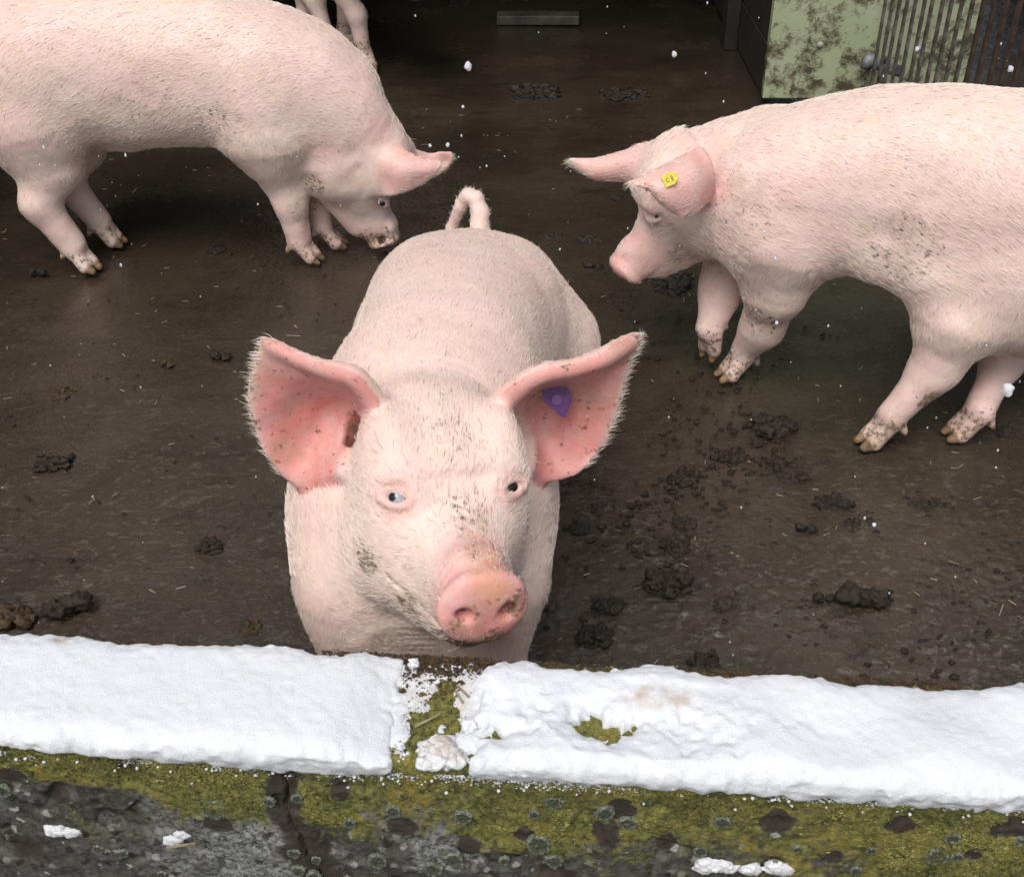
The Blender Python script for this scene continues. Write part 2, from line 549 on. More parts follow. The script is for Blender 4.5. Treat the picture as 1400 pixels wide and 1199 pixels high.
# old concrete of the low wall: moss, crusts, stains
t = NT('old_concrete'); v = t.coord()
wm = t.attr('growth'); sp = t.n('ShaderNodeSeparateColor'); t.l(wm.outputs['Color'], sp.inputs[0])
moss, brown, pale = sp.outputs[0], sp.outputs[1], sp.outputs[2]
c = t.mix(t.ramp(t.noise(v, 70, 6, .7), [(.35, 0), (.65, 1)]), (0.030, 0.028, 0.022), (0.125, 0.120, 0.105))
c = t.mix(t.math('MULTIPLY', pale, t.ramp(t.noise(v, 150, 5, .75), [(.42, 0), (.56, 1)])), c, (0.30, 0.31, 0.29))
vc = t.n('ShaderNodeTexVoronoi'); vc.inputs['Scale'].default_value = 85
dv = t.n('ShaderNodeVectorMath'); dv.operation = 'MULTIPLY_ADD'; nz = t.n('ShaderNodeTexNoise'); t.l(v, nz.inputs['Vector']); nz.inputs['Scale'].default_value = 150
t.l(nz.outputs['Color'], dv.inputs[0]); dv.inputs[1].default_value = (.012, .012, .012); t.l(v, dv.inputs[2]); t.l(dv.outputs[0], vc.inputs['Vector'])
sv = t.n('ShaderNodeSeparateColor'); t.l(vc.outputs['Color'], sv.inputs[0])
chip = t.math('MULTIPLY', t.ramp(sv.outputs[0], [(.80, 0), (.84, 1)]), t.ramp(vc.outputs['Distance'], [(.35, .9), (.5, 0)]))
c = t.mix(chip, c, t.mix(sv.outputs[1], (0.16, 0.15, 0.125), (0.42, 0.42, 0.40)))
c = t.mix(t.math('MULTIPLY', t.ramp(sv.outputs[2], [(.84, 0), (.88, .85)]), t.ramp(vc.outputs['Distance'], [(.4, .9), (.55, 0)])), c, (0.018, 0.015, 0.012))
mc = t.mix(t.ramp(t.noise(v, 120, 5, .7), [(.35, 0), (.6, 1)]), (0.050, 0.055, 0.018), (0.23, 0.225, 0.062))
mc = t.mix(t.ramp(t.noise(v, 22, 4), [(.5, 0), (.7, .7)]), mc, (0.30, 0.23, 0.05))
mk = t.ramp(t.math('ADD', t.math('MULTIPLY', moss, .70), t.math('MULTIPLY', t.noise(v, 75, 7, .8), 1.1)), [(.74, 0), (.90, 1)])
c = t.mix(mk, c, mc)
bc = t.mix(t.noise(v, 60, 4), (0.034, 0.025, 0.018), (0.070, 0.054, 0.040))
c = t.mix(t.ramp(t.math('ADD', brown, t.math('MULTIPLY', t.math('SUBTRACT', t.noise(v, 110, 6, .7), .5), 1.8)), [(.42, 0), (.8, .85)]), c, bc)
t.base(c); t.set(Roughness=.85, Specular_IOR_Level=.25)
h = t.math('ADD', t.noise(v, 190, 5, .7), t.math('MULTIPLY', t.noise(v, 60, 4, .6), 1.5))
t.set(Normal=t.bump(h, .8, .004)); M['concrete'] = t.m

t = NT('moss'); oi = t.attr('tint'); c = t.mix(oi.outputs['Fac'], (0.042, 0.048, 0.016), (0.27, 0.255, 0.070))
t.base(c); t.set(Roughness=.8); M['moss'] = t.m
t = NT('lichen'); v = t.coord(); ra = t.attr('rad').outputs['Fac']
c = t.ramp(ra, [(0, (.09, .105, .06)), (.6, (.075, .09, .06)), (.82, (.26, .29, .23)), (1, (.12, .13, .10))])
c = t.mix(t.ramp(t.noise(v, 260, 4, .75), [(.42, 0), (.55, .85)]), c, (.045, .045, .03))
t.base(c); t.set(Roughness=.9, Normal=t.bump(t.noise(v, 400, 3), .8, .002)); M['lichen'] = t.m

t = NT('snow'); v = t.coord()
sa = t.attr('stain'); 
c = t.mix(t.ramp(t.noise(v, 420, 3, .7), [(.60, 0), (.72, .16)]), (0.80, 0.825, 0.86), (0.50, 0.55, 0.62))
c = t.mix(t.math('MULTIPLY', sa.outputs['Fac'], t.ramp(t.noise(v, 55, 6, .7), [(.38, 0), (.66, 1)])), c, (0.50, 0.36, 0.22))
t.base(c); t.set(Roughness=.75, Specular_IOR_Level=.2, Subsurface_Weight=.25, Subsurface_Scale=.006)
t.b.inputs['Subsurface Radius'].default_value = (.8, 1, 1.2)
h = t.math('ADD', t.noise(v, 420, 4, .7), t.math('MULTIPLY', t.noise(v, 90, 4, .6), .45))
t.set(Normal=t.bump(h, .7, .003)); M['snow'] = t.m

t = NT('snowflake'); t.base((.85, .87, .9)); t.set(Roughness=.8, Alpha=.62); M['flake'] = t.m
t = NT('green_paint'); v = t.coord()
c = t.mix(t.ramp(t.noise(v, 3, 4), [(.3, 0), (.7, 1)]), (0.35, 0.40, 0.235), (0.42, 0.46, 0.30))
m1 = t.math('ADD', t.noise(v, 17, 8, .75, .1), t.math('MULTIPLY', t.noise(v, 3.2, 3), .55))
c = t.mix(t.ramp(m1, [(.74, 0), (.80, .65)]), c, (0.15, 0.13, 0.06))
c = t.mix(t.ramp(m1, [(.81, 0), (.87, .9)]), c, (0.065, 0.046, 0.026))
t.base(c); t.set(Roughness=.5, Normal=t.bump(t.ramp(m1, [(.72, 0), (.9, 1)]), .5, .006)); M['green'] = t.m
def plain(name, a, b, sc=20, rough=.6, metal=0, bump=.3, bs=80):
    t = NT(name); v = t.coord(); t.base(t.mix(t.ramp(t.noise(v, sc, 6, .65), [(.35, 0), (.65, 1)]), a, b))
    t.set(Roughness=rough, Metallic=metal, Normal=t.bump(t.noise(v, bs, 5), bump, .003)); return t.m
M['bar'] = plain('dirty_galvanised_steel', (0.035, 0.025, 0.018), (0.16, 0.145, 0.125), 25, .5)
M['bar_rust'] = plain('brown_steel', (0.040, 0.024, 0.016), (0.085, 0.055, 0.040), 22, .55)
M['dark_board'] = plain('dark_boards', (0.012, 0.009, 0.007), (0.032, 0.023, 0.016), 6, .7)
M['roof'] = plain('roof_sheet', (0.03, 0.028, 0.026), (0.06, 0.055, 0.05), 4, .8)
M['bolt'] = plain('bolt_steel', (0.25, 0.24, 0.22), (0.45, 0.43, 0.40), 90, .4)
M['pipe'] = plain('frosty_pipe', (0.015, 0.015, 0.016), (0.30, 0.31, 0.32), 26, .5)
M['manure'] = plain('manure', (0.007, 0.005, 0.0032), (0.036, 0.023, 0.012), 70, .7, 0, 1.0, 220)
M['manure_brown'] = plain('fresh_manure', (0.022, 0.013, 0.006), (0.095, 0.055, 0.022), 70, .65, 0, 1.0, 220)
M['straw'] = plain('straw', (0.20, 0.16, 0.09), (0.40, 0.34, 0.22), 30, .6)
M['step'] = plain('worn_concrete', (0.03, 0.025, 0.02), (0.09, 0.08, 0.065), 15, .5)
t = NT('ear_tag_purple'); v = t.coord(); t.base(t.mix(t.ramp(t.noise(v, 120, 4), [(.4, 0), (.7, 1)]), (0.075, 0.013, 0.115), (0.11, 0.03, 0.145))); t.set(Roughness=.38); M['tag_purple'] = t.m
t = NT('ear_tag_stud'); t.base((.16, .06, .20)); t.set(Roughness=.4); M['tag_purple_dark'] = t.m
M['tag_yellow'] = plain('ear_tag_yellow', (0.62, 0.50, 0.03), (0.78, 0.66, 0.06), 150, .4, 0, .1)
t = NT('ink'); t.base((.02, .018, .012)); t.set(Roughness=.6); M['ink'] = t.m
# ================================================================== the setting
def grid_mesh(X, Y, Zf):
    nx, ny = len(X), len(Y)
    XX, YY = np.meshgrid(X, Y)
    V = np.stack([XX.ravel(), YY.ravel(), Zf(XX.ravel(), YY.ravel())], 1)
    i = np.arange(nx * ny).reshape(ny, nx)
    F = np.stack([i[:-1, :-1], i[:-1, 1:], i[1:, 1:], i[1:, :-1]], -1).reshape(-1, 4)
    return V, F

def smooth(a, b, x):
    t = np.clip((x - a) / (b - a), 0, 1); return t * t * (3 - 2 * t)

# ground under and beyond everything
mb = MB(); mb.add([(-60, -60, -.03), (60, -60, -.03), (60, 60, -.03), (-60, 60, -.03)], [(0, 1, 2, 3)])
tag(link('ground', mb.mesh('ground'), M['earth']), kind='structure')

def floor_z(x, y):
    P = np.stack([x, y, np.zeros_like(x)], 1)
    near = smooth(2.3, 1.2, y) * (.35 + .65 * smooth(-.2, .35, fbm(P, 1.3, 2, off=5)))
    W = P + .010 * np.stack([fbm(P, 25, 2), fbm(P, 25, 2, off=9), P[:, 2]], 1)
    rp = 1 - np.abs(vnoise(W * np.array([38, 74, 1]) + 3.1))
    rp2 = 1 - np.abs(vnoise(W * np.array([62, 105, 1]) + 8.7))
    z = .0055 * fbm(P, 1.6, 3) + .0016 * fbm(P, 11, 3)
    z = z + near * (.0058 * smooth(.62, .99, rp) * smooth(-.4, .3, vnoise(P * 13)) + .0046 * smooth(.66, 1, rp2) * smooth(-.35, .35, vnoise(P * 17 + 4)))
    rough = smooth(.1, .5, fbm(P, 2.1, 2, off=31)) * (1 - near)
    z = z + rough * .0016 * np.abs(fbm(P, 45, 3))
    return z - .004
Yr = [.955]
while Yr[-1] < 6.2: Yr.append(Yr[-1] + .0032 * Yr[-1]**1.25)
V, F = grid_mesh(np.concatenate([np.linspace(-2.4, -1.0, 120)[:-1], np.linspace(-1.0, 1.0, 430), np.linspace(1.0, 2.4, 120)[1:]]), np.array(Yr), floor_z)
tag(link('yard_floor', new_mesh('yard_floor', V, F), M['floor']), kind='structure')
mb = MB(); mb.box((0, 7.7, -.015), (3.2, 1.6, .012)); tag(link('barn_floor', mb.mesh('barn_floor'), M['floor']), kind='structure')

# ------------------------------------------------------------------ low wall
WALL_Y0, WALL_SLOPE, WALL_T, WALL_Z = .818, -.068, .155, .50
wu = np.array([1, WALL_SLOPE, 0]) / math.hypot(1, WALL_SLOPE); wv = np.array([-wu[1], wu[0], 0])
wo3 = np.array([0, WALL_Y0, WALL_Z])
def wall_pt(u, v, z):       # u along, v away from the camera, z above the top
    u, v, z = np.broadcast_arrays(np.asarray(u, float), np.asarray(v, float), np.asarray(z, float))
    return wo3 + u[..., None] * wu + v[..., None] * wv + z[..., None] * ZUP3
ZUP3 = np.array([0, 0, 1.0])
def px_face(px, py):        # the point of the wall's front face seen at a pixel -> (u, z)
    c, s = math.cos(PITCH), math.sin(PITCH); a, b = (px - 700) / FPX, (600 - py) / FPX
    d = np.array([a, c + b * s, -s + b * c]); o = np.array([0, 0, CAM_H])
    t = ((wo3 - o) @ wv) / (d @ wv); p = o + d * t - wo3
    return p @ wu, p[2]
def px_top(px, py, z=0.0):
    p = at_z(px, py, WALL_Z + z) - wo3
    return p @ wu, p @ wv

prof = []       # (v, z) going up the far face, over the top, down the front
for z in np.linspace(-.5, -.05, 12): prof.append((WALL_T, z, 1, 0))
for a in np.linspace(0, 90, 5): prof.append((WALL_T - .008 + .008*math.cos(math.radians(a)), -.008 + .008*math.sin(math.radians(a)), math.cos(math.radians(a)), math.sin(math.radians(a))))
for v in np.linspace(WALL_T - .011, .014, 56): prof.append((v, 0, 0, 1))
for a in np.linspace(90, 180, 7): prof.append((.012 + .012*math.cos(math.radians(a)), -.012 + .012*math.sin(math.radians(a)), math.cos(math.radians(a)), math.sin(math.radians(a))))
for z in np.linspace(-.014, -.21, 99): prof.append((0, z, -1, 0))
for z in np.linspace(-.23, -.5, 10): prof.append((0, z, -1, 0))
prof = np.array(prof)
uu = np.concatenate([np.linspace(-2.3, -.66, 40)[:-1], np.linspace(-.66, .66, 640), np.linspace(.66, 2.3, 40)[1:]])
UU, PI_ = np.meshgrid(uu, np.arange(len(prof)), indexing='ij')
pv, pz, nv_, nz_ = [prof[PI_, k] for k in range(4)]
P3 = np.stack([UU, pv, pz], -1).reshape(-1, 3)
dsp = .0022 * fbm(P3, 18, 4) + .0012 * fbm(P3, 75, 3)
dsp -= .006 * smooth(.35, .62, fbm(P3, 24, 2, off=12)) * (P3[:, 2] < -.02)
moss = smooth(-.20, -.075, P3[:, 2] + .05 * fbm(P3, 6, 3, off=7) + .05 * smooth(.0, .3, P3[:, 0]))
moss = np.where(P3[:, 2] > -.004, .72, moss)
moss *= 1 - .5 * smooth(.1, .5, fbm(P3, 9, 3, off=2)) * (P3[:, 2] < -.012)
lefty = smooth(-.30, -.55, P3[:, 0] + .06 * fbm(P3, 8, 2)) * smooth(-.03, -.08, P3[:, 2])
moss *= 1 - .8 * lefty
brown = np.zeros(len(P3)); pale = smooth(-.05, -.11, P3[:, 2]) * smooth(-.1, .3, fbm(P3, 13, 3, off=5)) * smooth(.12, -.1, P3[:, 0]) * (1 - .6 * lefty)
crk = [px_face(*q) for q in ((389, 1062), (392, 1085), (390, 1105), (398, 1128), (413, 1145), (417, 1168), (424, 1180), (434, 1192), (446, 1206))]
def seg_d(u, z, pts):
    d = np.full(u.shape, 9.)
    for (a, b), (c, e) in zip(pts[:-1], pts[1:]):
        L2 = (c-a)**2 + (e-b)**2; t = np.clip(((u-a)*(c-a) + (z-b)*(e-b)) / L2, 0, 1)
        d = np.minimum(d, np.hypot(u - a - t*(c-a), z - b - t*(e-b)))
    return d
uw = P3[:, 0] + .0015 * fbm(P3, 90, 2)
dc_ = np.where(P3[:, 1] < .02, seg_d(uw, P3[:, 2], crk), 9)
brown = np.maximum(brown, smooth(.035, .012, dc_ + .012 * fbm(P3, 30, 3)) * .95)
for px, py, rx, ry in ((850, 1107, 24, 13), (828, 1140, 20, 16), (1065, 1125, 22, 16), (1230, 1130, 24, 13), (1378, 1134, 24, 12), (77, 1091, 17, 12), (15, 1062, 20, 14), (911, 1155, 14, 14), (462, 1083, 12, 16), (548, 1130, 22, 12), (760, 1195, 30, 12),
                       (35, 1160, 26, 18), (640, 1160, 16, 14), (300, 1126, 22, 12), (1140, 1172, 12, 8), (1330, 1170, 12, 9), (716, 1140, 14, 10)):
    u0, z0 = px_face(px, py); r1, r2 = rx / 1290, ry / 820
    q = np.hypot((P3[:, 0] - u0) / r1, (P3[:, 2] - z0) / r2) + .25 * fbm(P3, 60, 2)
    brown = np.maximum(brown, np.where(P3[:, 1] < .02, smooth(1.3, .8, q), 0))
moss *= 1 - brown; pale *= 1 - brown
dsp -= .009 * smooth(.0030, .0006, dc_) + .0012 * brown
hole = px_face(424, 1174)
dsp -= np.where(P3[:, 1] < .02, .016 * smooth(.0065, .002, np.hypot((P3[:, 0] - hole[0]) * .8, P3[:, 2] - hole[1])), 0)
for px, py in ((604, 1098), (600, 1180), (1033, 1132)):
    hh = px_face(px, py); dsp -= np.where(P3[:, 1] < .02, .010 * smooth(.005, .0015, np.hypot(P3[:, 0] - hh[0], P3[:, 2] - hh[1])), 0)
dark_debris = (P3[:, 1] > WALL_T - .012) & (P3[:, 2] > -.01)
brown = np.where(dark_debris, smooth(-.4, .1, fbm(P3, 30, 2)), brown)
V = wall_pt(P3[:, 0], P3[:, 1] + (prof[PI_, 2].ravel()) * dsp, P3[:, 2] + prof[PI_, 3].ravel() * dsp)
n1, n2 = UU.shape; i = np.arange(n1 * n2).reshape(n1, n2)
F = np.stack([i[:-1, :-1], i[1:, :-1], i[1:, 1:], i[:-1, 1:]], -1).reshape(-1, 4)[:, ::-1]
me = new_mesh('low_wall', V, F)
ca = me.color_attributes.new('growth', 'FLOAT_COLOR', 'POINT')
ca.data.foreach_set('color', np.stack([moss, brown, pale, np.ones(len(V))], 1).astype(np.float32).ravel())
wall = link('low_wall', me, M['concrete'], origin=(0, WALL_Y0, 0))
tag(wall, 'low concrete wall with green moss and lichen in the foreground, topped with snow', 'wall')
wallV, wallMoss, wallP3, wallN = V, moss, P3, (prof[PI_, 2].ravel()[:, None] * wv + prof[PI_, 3].ravel()[:, None] * ZUP3)

# moss cushions: thousands of tiny leafy specks
def specks(name, pts, nrms, size, tint, mat, parent=None, flat=.6):
    n = len(pts)
    base = np.array([(1, 0, 0), (-.5, .87, 0), (-.5, -.87, 0), (0, 0, 1.0), (0, 0, -.4)])
    F0 = np.array([(0, 1, 3), (1, 2, 3), (2, 0, 3), (1, 0, 4), (2, 1, 4), (0, 2, 4)])
    rnd = rng.normal(0, 1, (n, 3)); t1 = np.cross(nrms, rnd); t1 /= np.linalg.norm(t1, axis=1)[:, None] + 1e-9; t2 = np.cross(nrms, t1)
    nn = nrms + .5 * rng.normal(0, 1, (n, 3)); nn /= np.linalg.norm(nn, axis=1)[:, None]
    sz = size * np.exp(rng.normal(0, .35, n)); jit = 1 + .4 * rng.normal(0, 1, (n, 5, 3))
    b = base[None] * jit
    V = pts[:, None] + sz[:, None, None] * (b[..., 0:1] * t1[:, None] + b[..., 1:2] * t2[:, None] + b[..., 2:3] * flat * nn[:, None])
    F = (F0[None] + 5 * np.arange(n)[:, None, None]).reshape(-1, 3)
    me = new_mesh(name, V.reshape(-1, 3), F, smooth=False)
    a = me.attributes.new('tint', 'FLOAT', 'POINT'); a.data.foreach_set('value', np.repeat(tint, 5).astype(np.float32))
    return link(name, me, mat, parent, origin=(0, WALL_Y0, 0) if parent is wall else None)
okm = (wallMoss + .25 * fbm(wallP3, 60, 3) > .55) & (np.abs(wallP3[:, 0]) < .72) & (wallP3[:, 2] > -.15)
cand = np.where(okm)[0]
sel = rng.choice(cand, 34000, p=(w_ := wallMoss[cand]**2) / w_.sum())
pp = wallV[sel] + rng.normal(0, .0012, (len(sel), 3)) 
tint = np.clip(.42 + .55 * fbm(wallP3[sel], 26, 3) + .2 * rng.normal(0, 1, len(sel)), 0, 1)
o = specks('moss', pp, wallN[sel], .0014, tint, M['moss'], wall); tag(o, kind='stuff')

# lichen rosettes
for px, py, r in ((758, 1097, 14), (827, 1112, 15), (858, 1125, 14), (737, 1154, 21), (758, 1177, 15), (988, 1124, 13), (1281, 1171, 18), (1308, 1171, 9), (1302, 1146, 12), (292, 1106, 22), (5, 1080, 13),
                  (538, 1109, 13), (633, 1117, 14), (516, 1177, 17), (620, 1175, 17), (592, 1188, 16), (402, 1166, 11), (433, 1175, 9), (408, 1190, 12), (407, 1091, 10), (368, 1096, 10), (430, 1199, 14),
                  (730, 1113, 9), (1394, 1150, 9), (958, 1163, 11), (1190, 1162, 8), (1060, 1180, 7), (135, 1160, 9), (222, 1194, 8), (170, 1166, 8), (690, 1176, 9), (478, 1125, 10), (1090, 1160, 7), (1170, 1190, 9)):
    u0, z0 = px_face(px, py); r0 = r / 1290
    nr, na = 6, 34; Vv = []; rad = []
    lob = 1 + .10 * np.sin(np.arange(na) * 2 * math.pi / na * rng.integers(2, 4) + rng.random() * 6) + .06 * np.sin(np.arange(na) * 2 * math.pi / na * rng.integers(7, 11)) + .05 * rng.normal(0, 1, na)
    for k in range(nr + 1):
        f = k / nr
        for a in range(na):
            th = 2 * math.pi * a / na; rr = r0 * f * (1 + (lob[a] - 1) * f)
            hgt = .0016 + .0013 * (math.exp(-((f - .78) / .15)**2)) + .0006 * rng.normal() - (.0035 if k == nr else 0)
            Vv.append(wall_pt(u0 + rr * math.cos(th), -hgt, z0 + rr * 1.05 * math.sin(th))); rad.append(f)
    Fv = [((k*na + a), (k*na + (a+1) % na), ((k+1)*na + (a+1) % na), ((k+1)*na + a)) for k in range(nr) for a in range(na)]
    me = new_mesh('lichen', np.array(Vv), Fv)
    at2 = me.attributes.new('rad', 'FLOAT', 'POINT'); at2.data.foreach_set('value', np.array(rad, np.float32))
    link('lichen', me, M['lichen'], wall, origin=tuple(Vv[0]))

# ------------------------------------------------------------------ snow
def snow_piece(u0, u1, v0f, v1f, T, hang, holes=(), res=.0028, seed=0.0, zlo=-.045, film=0):
    lo = np.array([u0 - .012, -.030, zlo]); hi = np.array([u1 + .012, WALL_T + .01, .062])
    n = np.ceil((hi - lo) / res).astype(int) + 1
    gu, gv, gz = [lo[k] + res * np.arange(n[k]) for k in range(3)]
    U2, V2 = np.meshgrid(gu, gv, indexing='ij'); Q = np.stack([U2, V2, 0 * U2 + seed], -1)
    ed = .0060 * fbm(Q, 26, 3) + .0020 * fbm(Q, 120, 2)
    e = np.minimum(V2 - v0f(U2), v1f(U2) - V2) + ed
    e = np.minimum(e, np.minimum(U2 - u0, u1 - U2) + 1.8 * ed + .010 * fbm(Q, 13, 2))
    if film: e = np.minimum(e, film * (fbm(Q, 38, 4) + .55 * np.abs((U2 - (u0 + u1) / 2) / (u1 - u0)) * 2 - .10))
    for (hu, hv, ru, rv, s) in holes:
        e = np.minimum(e, (np.hypot((U2 - hu) / ru, (V2 - hv) / rv) - 1) * min(ru, rv) * s + 1.2 * ed)
    tt = T(U2, V2) * (1 + .11 * fbm(Q, 7, 2) + .02 * fbm(Q, 60, 2)) + .0005 * fbm(Q, 120, 3)
    x = np.clip(e / .036, 0, 1)
    h = tt * np.sqrt(1 - (1 - x)**2.2) - .004 * (e < 0)
    zb = np.where(V2 < .002, -hang(U2) + .0065 * fbm(Q, 40, 3) + .0025 * fbm(Q, 150, 2), -.006)
    Z = gz[None, None]
    H = h[..., None]; ZB = zb[..., None]
    # front: rounded fall over the arris
    fr = (V2 + .0)[..., None]
    G = np.maximum(Z - H, ZB - Z)
    lat = -(e[..., None])
    G = np.maximum(G, lat * 1.0)
    below = np.clip(-Z / np.maximum(hang(U2)[..., None] + .004, .004), 0, 1); G = np.maximum(G, (-(.0115 * (1 - below)**.7 + .0006) + .0028 * fbm(np.stack(np.broadcast_arrays(U2[..., None], Z, 0*Z + 2.0), -1), 60, 2)) - V2[..., None])
    noise3 = .0006 * vnoise(np.stack(np.broadcast_arrays(U2[..., None], V2[..., None], Z), -1) * 210)
    G = (G + noise3).astype(np.float32)
    G[0] = G[-1] = .01; G[:, 0] = G[:, -1] = .01; G[:, :, 0] = G[:, :, -1] = .01
    Vn, Fn = surface_nets(G, lo, res)
    Nn = vert_normals(Vn, Fn)
    if (Nn[:, 2] * (Vn[:, 2] > .01)).sum() < 0: Fn = Fn[:, ::-1]
    return Vn, Fn
def add_snow(Vn, Fn, label, stains=()):
    W = wall_pt(Vn[:, 0], Vn[:, 1], Vn[:, 2])
    st = np.zeros(len(Vn))
    for hu, hv, ru, rv, s in stains:
        st = np.maximum(st, s * smooth(1.2, .3, np.hypot((Vn[:, 0] - hu) / ru, (Vn[:, 1] - hv) / rv)))
    me = new_mesh('snow_layer', W, Fn)
    a = me.attributes.new('stain', 'FLOAT', 'POINT'); a.data.foreach_set('value', st.astype(np.float32))
    o = link('snow_layer', me, M['snow'], origin=tuple(W.mean(0)))
    tag(o, label, 'snow', kind='stuff'); return o
gapL = px_top(540, 985)[0]; gapR = px_top(655, 985)[0]
far = lambda base, s: (lambda u: base + .006 * fbm(np.stack([u, 0*u, 0*u + s], -1), 14, 3))
fr0 = lambda u: -.013 + .003 * fbm(np.stack([u, 0*u, 0*u + 1.], -1), 12, 2)
st1 = px_top(88, 893)
Vn, Fn = snow_piece(-.80, gapL + .006, fr0, far(WALL_T - .010, 3.), lambda u, v: .025 * (.35 + .65 * smooth(gapL, gapL - .07, u)) + 0 * v, lambda u: .016 + .010 * smooth(-.35, -.22, u) - .012 * smooth(-.38, -.6, u) - .012 * smooth(-.2, -.1, u), seed=0)
add_snow(Vn, Fn, 'thick bank of white snow along the left half of the low wall', [(st1[0], st1[1], .016, .009, 1.0)])
hN = px_top(692, 1002, .01); hM = px_top(835, 985, .02); s1 = px_top(905, 945, .03); s2 = px_top(860, 990, .02)
Vn, Fn = snow_piece(gapR - .008, .80, fr0, far(WALL_T - .013, 9.), lambda u, v: .024 + .004 * np.sin(u * 31) * np.sin(v * 40), lambda u: .014 + .010 * smooth(.0, .5, u), holes=[(hN[0] - .012, hN[1], .026, .0065, 1), (hM[0], hM[1], .020, .006, .45)], seed=4.)
add_snow(Vn, Fn, 'longer bank of white snow on the right half of the low wall, stained brown in one place', [(s1[0], s1[1], .055, .020, .75), (s2[0], s2[1], .03, .012, .5), (.5, WALL_T, .2, .014, .7)])
Vf, Ff = snow_piece(gapL - .02, gapR + .02, lambda u: 0*u + .016, lambda u: 0*u + WALL_T - .02, lambda u, v: .0045 + 0*v, lambda u: 0*u + .001, seed=11., film=.02, res=.0022)
add_snow(Vf, Ff, 'thin patchy film of old snow over the moss in the gap between the banks', [((gapL + gapR) / 2, .1, .06, .06, .6)])
# loose crumbs of snow and thin cover in the gap
def blob(c, r, seed=0, sub=3, squash=(1, 1, .8), rough=.25, name='blob'):
    import bmesh
    bm = bmesh.new(); bmesh.ops.create_icosphere(bm, subdivisions=sub, radius=1.0)
    P = np.array([v.co[:] for v in bm.verts]); F = np.array([[v.index for v in f.verts] for f in bm.faces]); bm.free()
    k = 1 + rough * fbm(P, 1.6, 3, off=seed) + rough * .35 * fbm(P, 7, 2, off=seed)
    return P * k[:, None] * np.array(squash) * r + np.array(c), F
def join(parts):
    V, F, n = [], [], 0
    for v, f in parts: V.append(v); F.append(f + n); n += len(v)
    return np.concatenate(V), np.concatenate(F)
mu = px_top(604, 1022, .01); ps = []
for j in range(22):
    du, dv = rng.normal(0, .013), rng.normal(0, .0085); hh = .012 * math.exp(-(du / .02)**2 - (dv / .014)**2)
    ps.append(blob(np.array([mu[0] + du, mu[1] + dv, hh * .3]), rng.uniform(.007, .012) * (1 - 12 * abs(du)), j, 3, (1.2, 1, .85), .4))
Vn, Fn = join(ps)
add_snow(Vn, Fn, 'small dirty mound of snow in the mossy gap between the two banks', [(mu[0], mu[1], .035, .02, .9)])
parts = []
for k in range(420):
    px, py = rng.uniform(545, 655), rng.uniform(908, 1045)
    u, v = px_top(px, py)
    if fbm(np.array([[u, v, 3.]]), 22, 2)[0] < -.15: continue
    parts.append(blob(wall_pt(u, v, .001), rng.uniform(.0012, .0034), k, 1, (1, 1, .6)))
parts.append(blob(wall_pt(*px_top(645, 997), .006), .009, 3, 4, (1, 1, .8), .5)); parts.append(blob(wall_pt(*px_top(566, 913), .005), .006, 5, 4, (1, 1, .8), .5))
for k in range(70):
    hu = rng.uniform(-.62, .62); parts.append(blob(wall_pt(hu, -.004 + .001 * rng.normal(), -.022 - abs(rng.normal(0, .007))), rng.uniform(.0009, .0024), k, 1))
me = new_mesh('snow_crumbs', *join(parts)); a = me.attributes.new('stain', 'FLOAT', 'POINT')
tag(link('snow_crumbs', me, M['snow']), 'loose crumbs of snow scattered over the moss of the wall', 'snow', kind='stuff')
for px, py, w, h, lab in ((90, 1135, 31, 11, 'long snow patch stuck to the wall face at the far left'), (251, 1140, 9, 7, 'tiny round snow clot above a straw on the wall face'), (237, 1147, 8, 9, 'tiny snow clot left of the round one on the wall face'),
                      (979, 1182, 26, 12, 'largest of the three snow clots low on the right of the wall face'), (1026, 1187, 11, 10, 'middle and smallest of the three snow clots low on the right wall face'), (1063, 1185, 15, 12, 'right-hand snow clot of the three low on the wall face')):
    u0, z0 = px_face(px, py); ps = []
    for j in range(7):
        du = rng.uniform(-.75, .75) * w / 1290; ps.append(blob(wall_pt(u0 + du, -.001, z0 + rng.uniform(-.25, .25) * h / 850), rng.uniform(.6, .85) * h / 850 , j + px, 3, (1.1, .6, .75), .35))
    me = new_mesh('snow_patch', *join(ps)); a = me.attributes.new('stain', 'FLOAT', 'POINT')
    tag(link('snow_patch', me, M['snow'], origin=tuple(wall_pt(u0, 0, z0))), lab, 'snow patch', 'snow patches on the wall face')

# powder of snow along the ragged edges and thinly over the gap
n = 9000
us = np.concatenate([rng.uniform(-.66, .66, 5200), rng.uniform(gapL - .01, gapR + .012, 13000)])
vs = np.concatenate([np.full(5200, -.0005), rng.uniform(.010, WALL_T - .016, 13000)])
zs = np.concatenate([-.016 - np.abs(rng.normal(0, .0065, 5200)), np.full(13000, .0012)])
kp = np.concatenate([rng.random(5200) < .8, (fbm(np.stack([us[5200:], vs[5200:], 0*us[5200:]], -1), 30, 3) + .8 * np.abs((us[5200:] - (gapL + gapR) / 2) / (gapR - gapL)) > .05)])
us, vs, zs = us[kp], vs[kp], zs[kp]
o = specks('snow_powder', wall_pt(us, vs, zs), np.where((vs < 0)[:, None], -wv[None], ZUP3[None]), .0011, np.zeros(len(us)), M['snow'], None)
tag(o, 'powdery specks of snow along the edge of the banks and over the mossy gap', 'snow', kind='stuff')
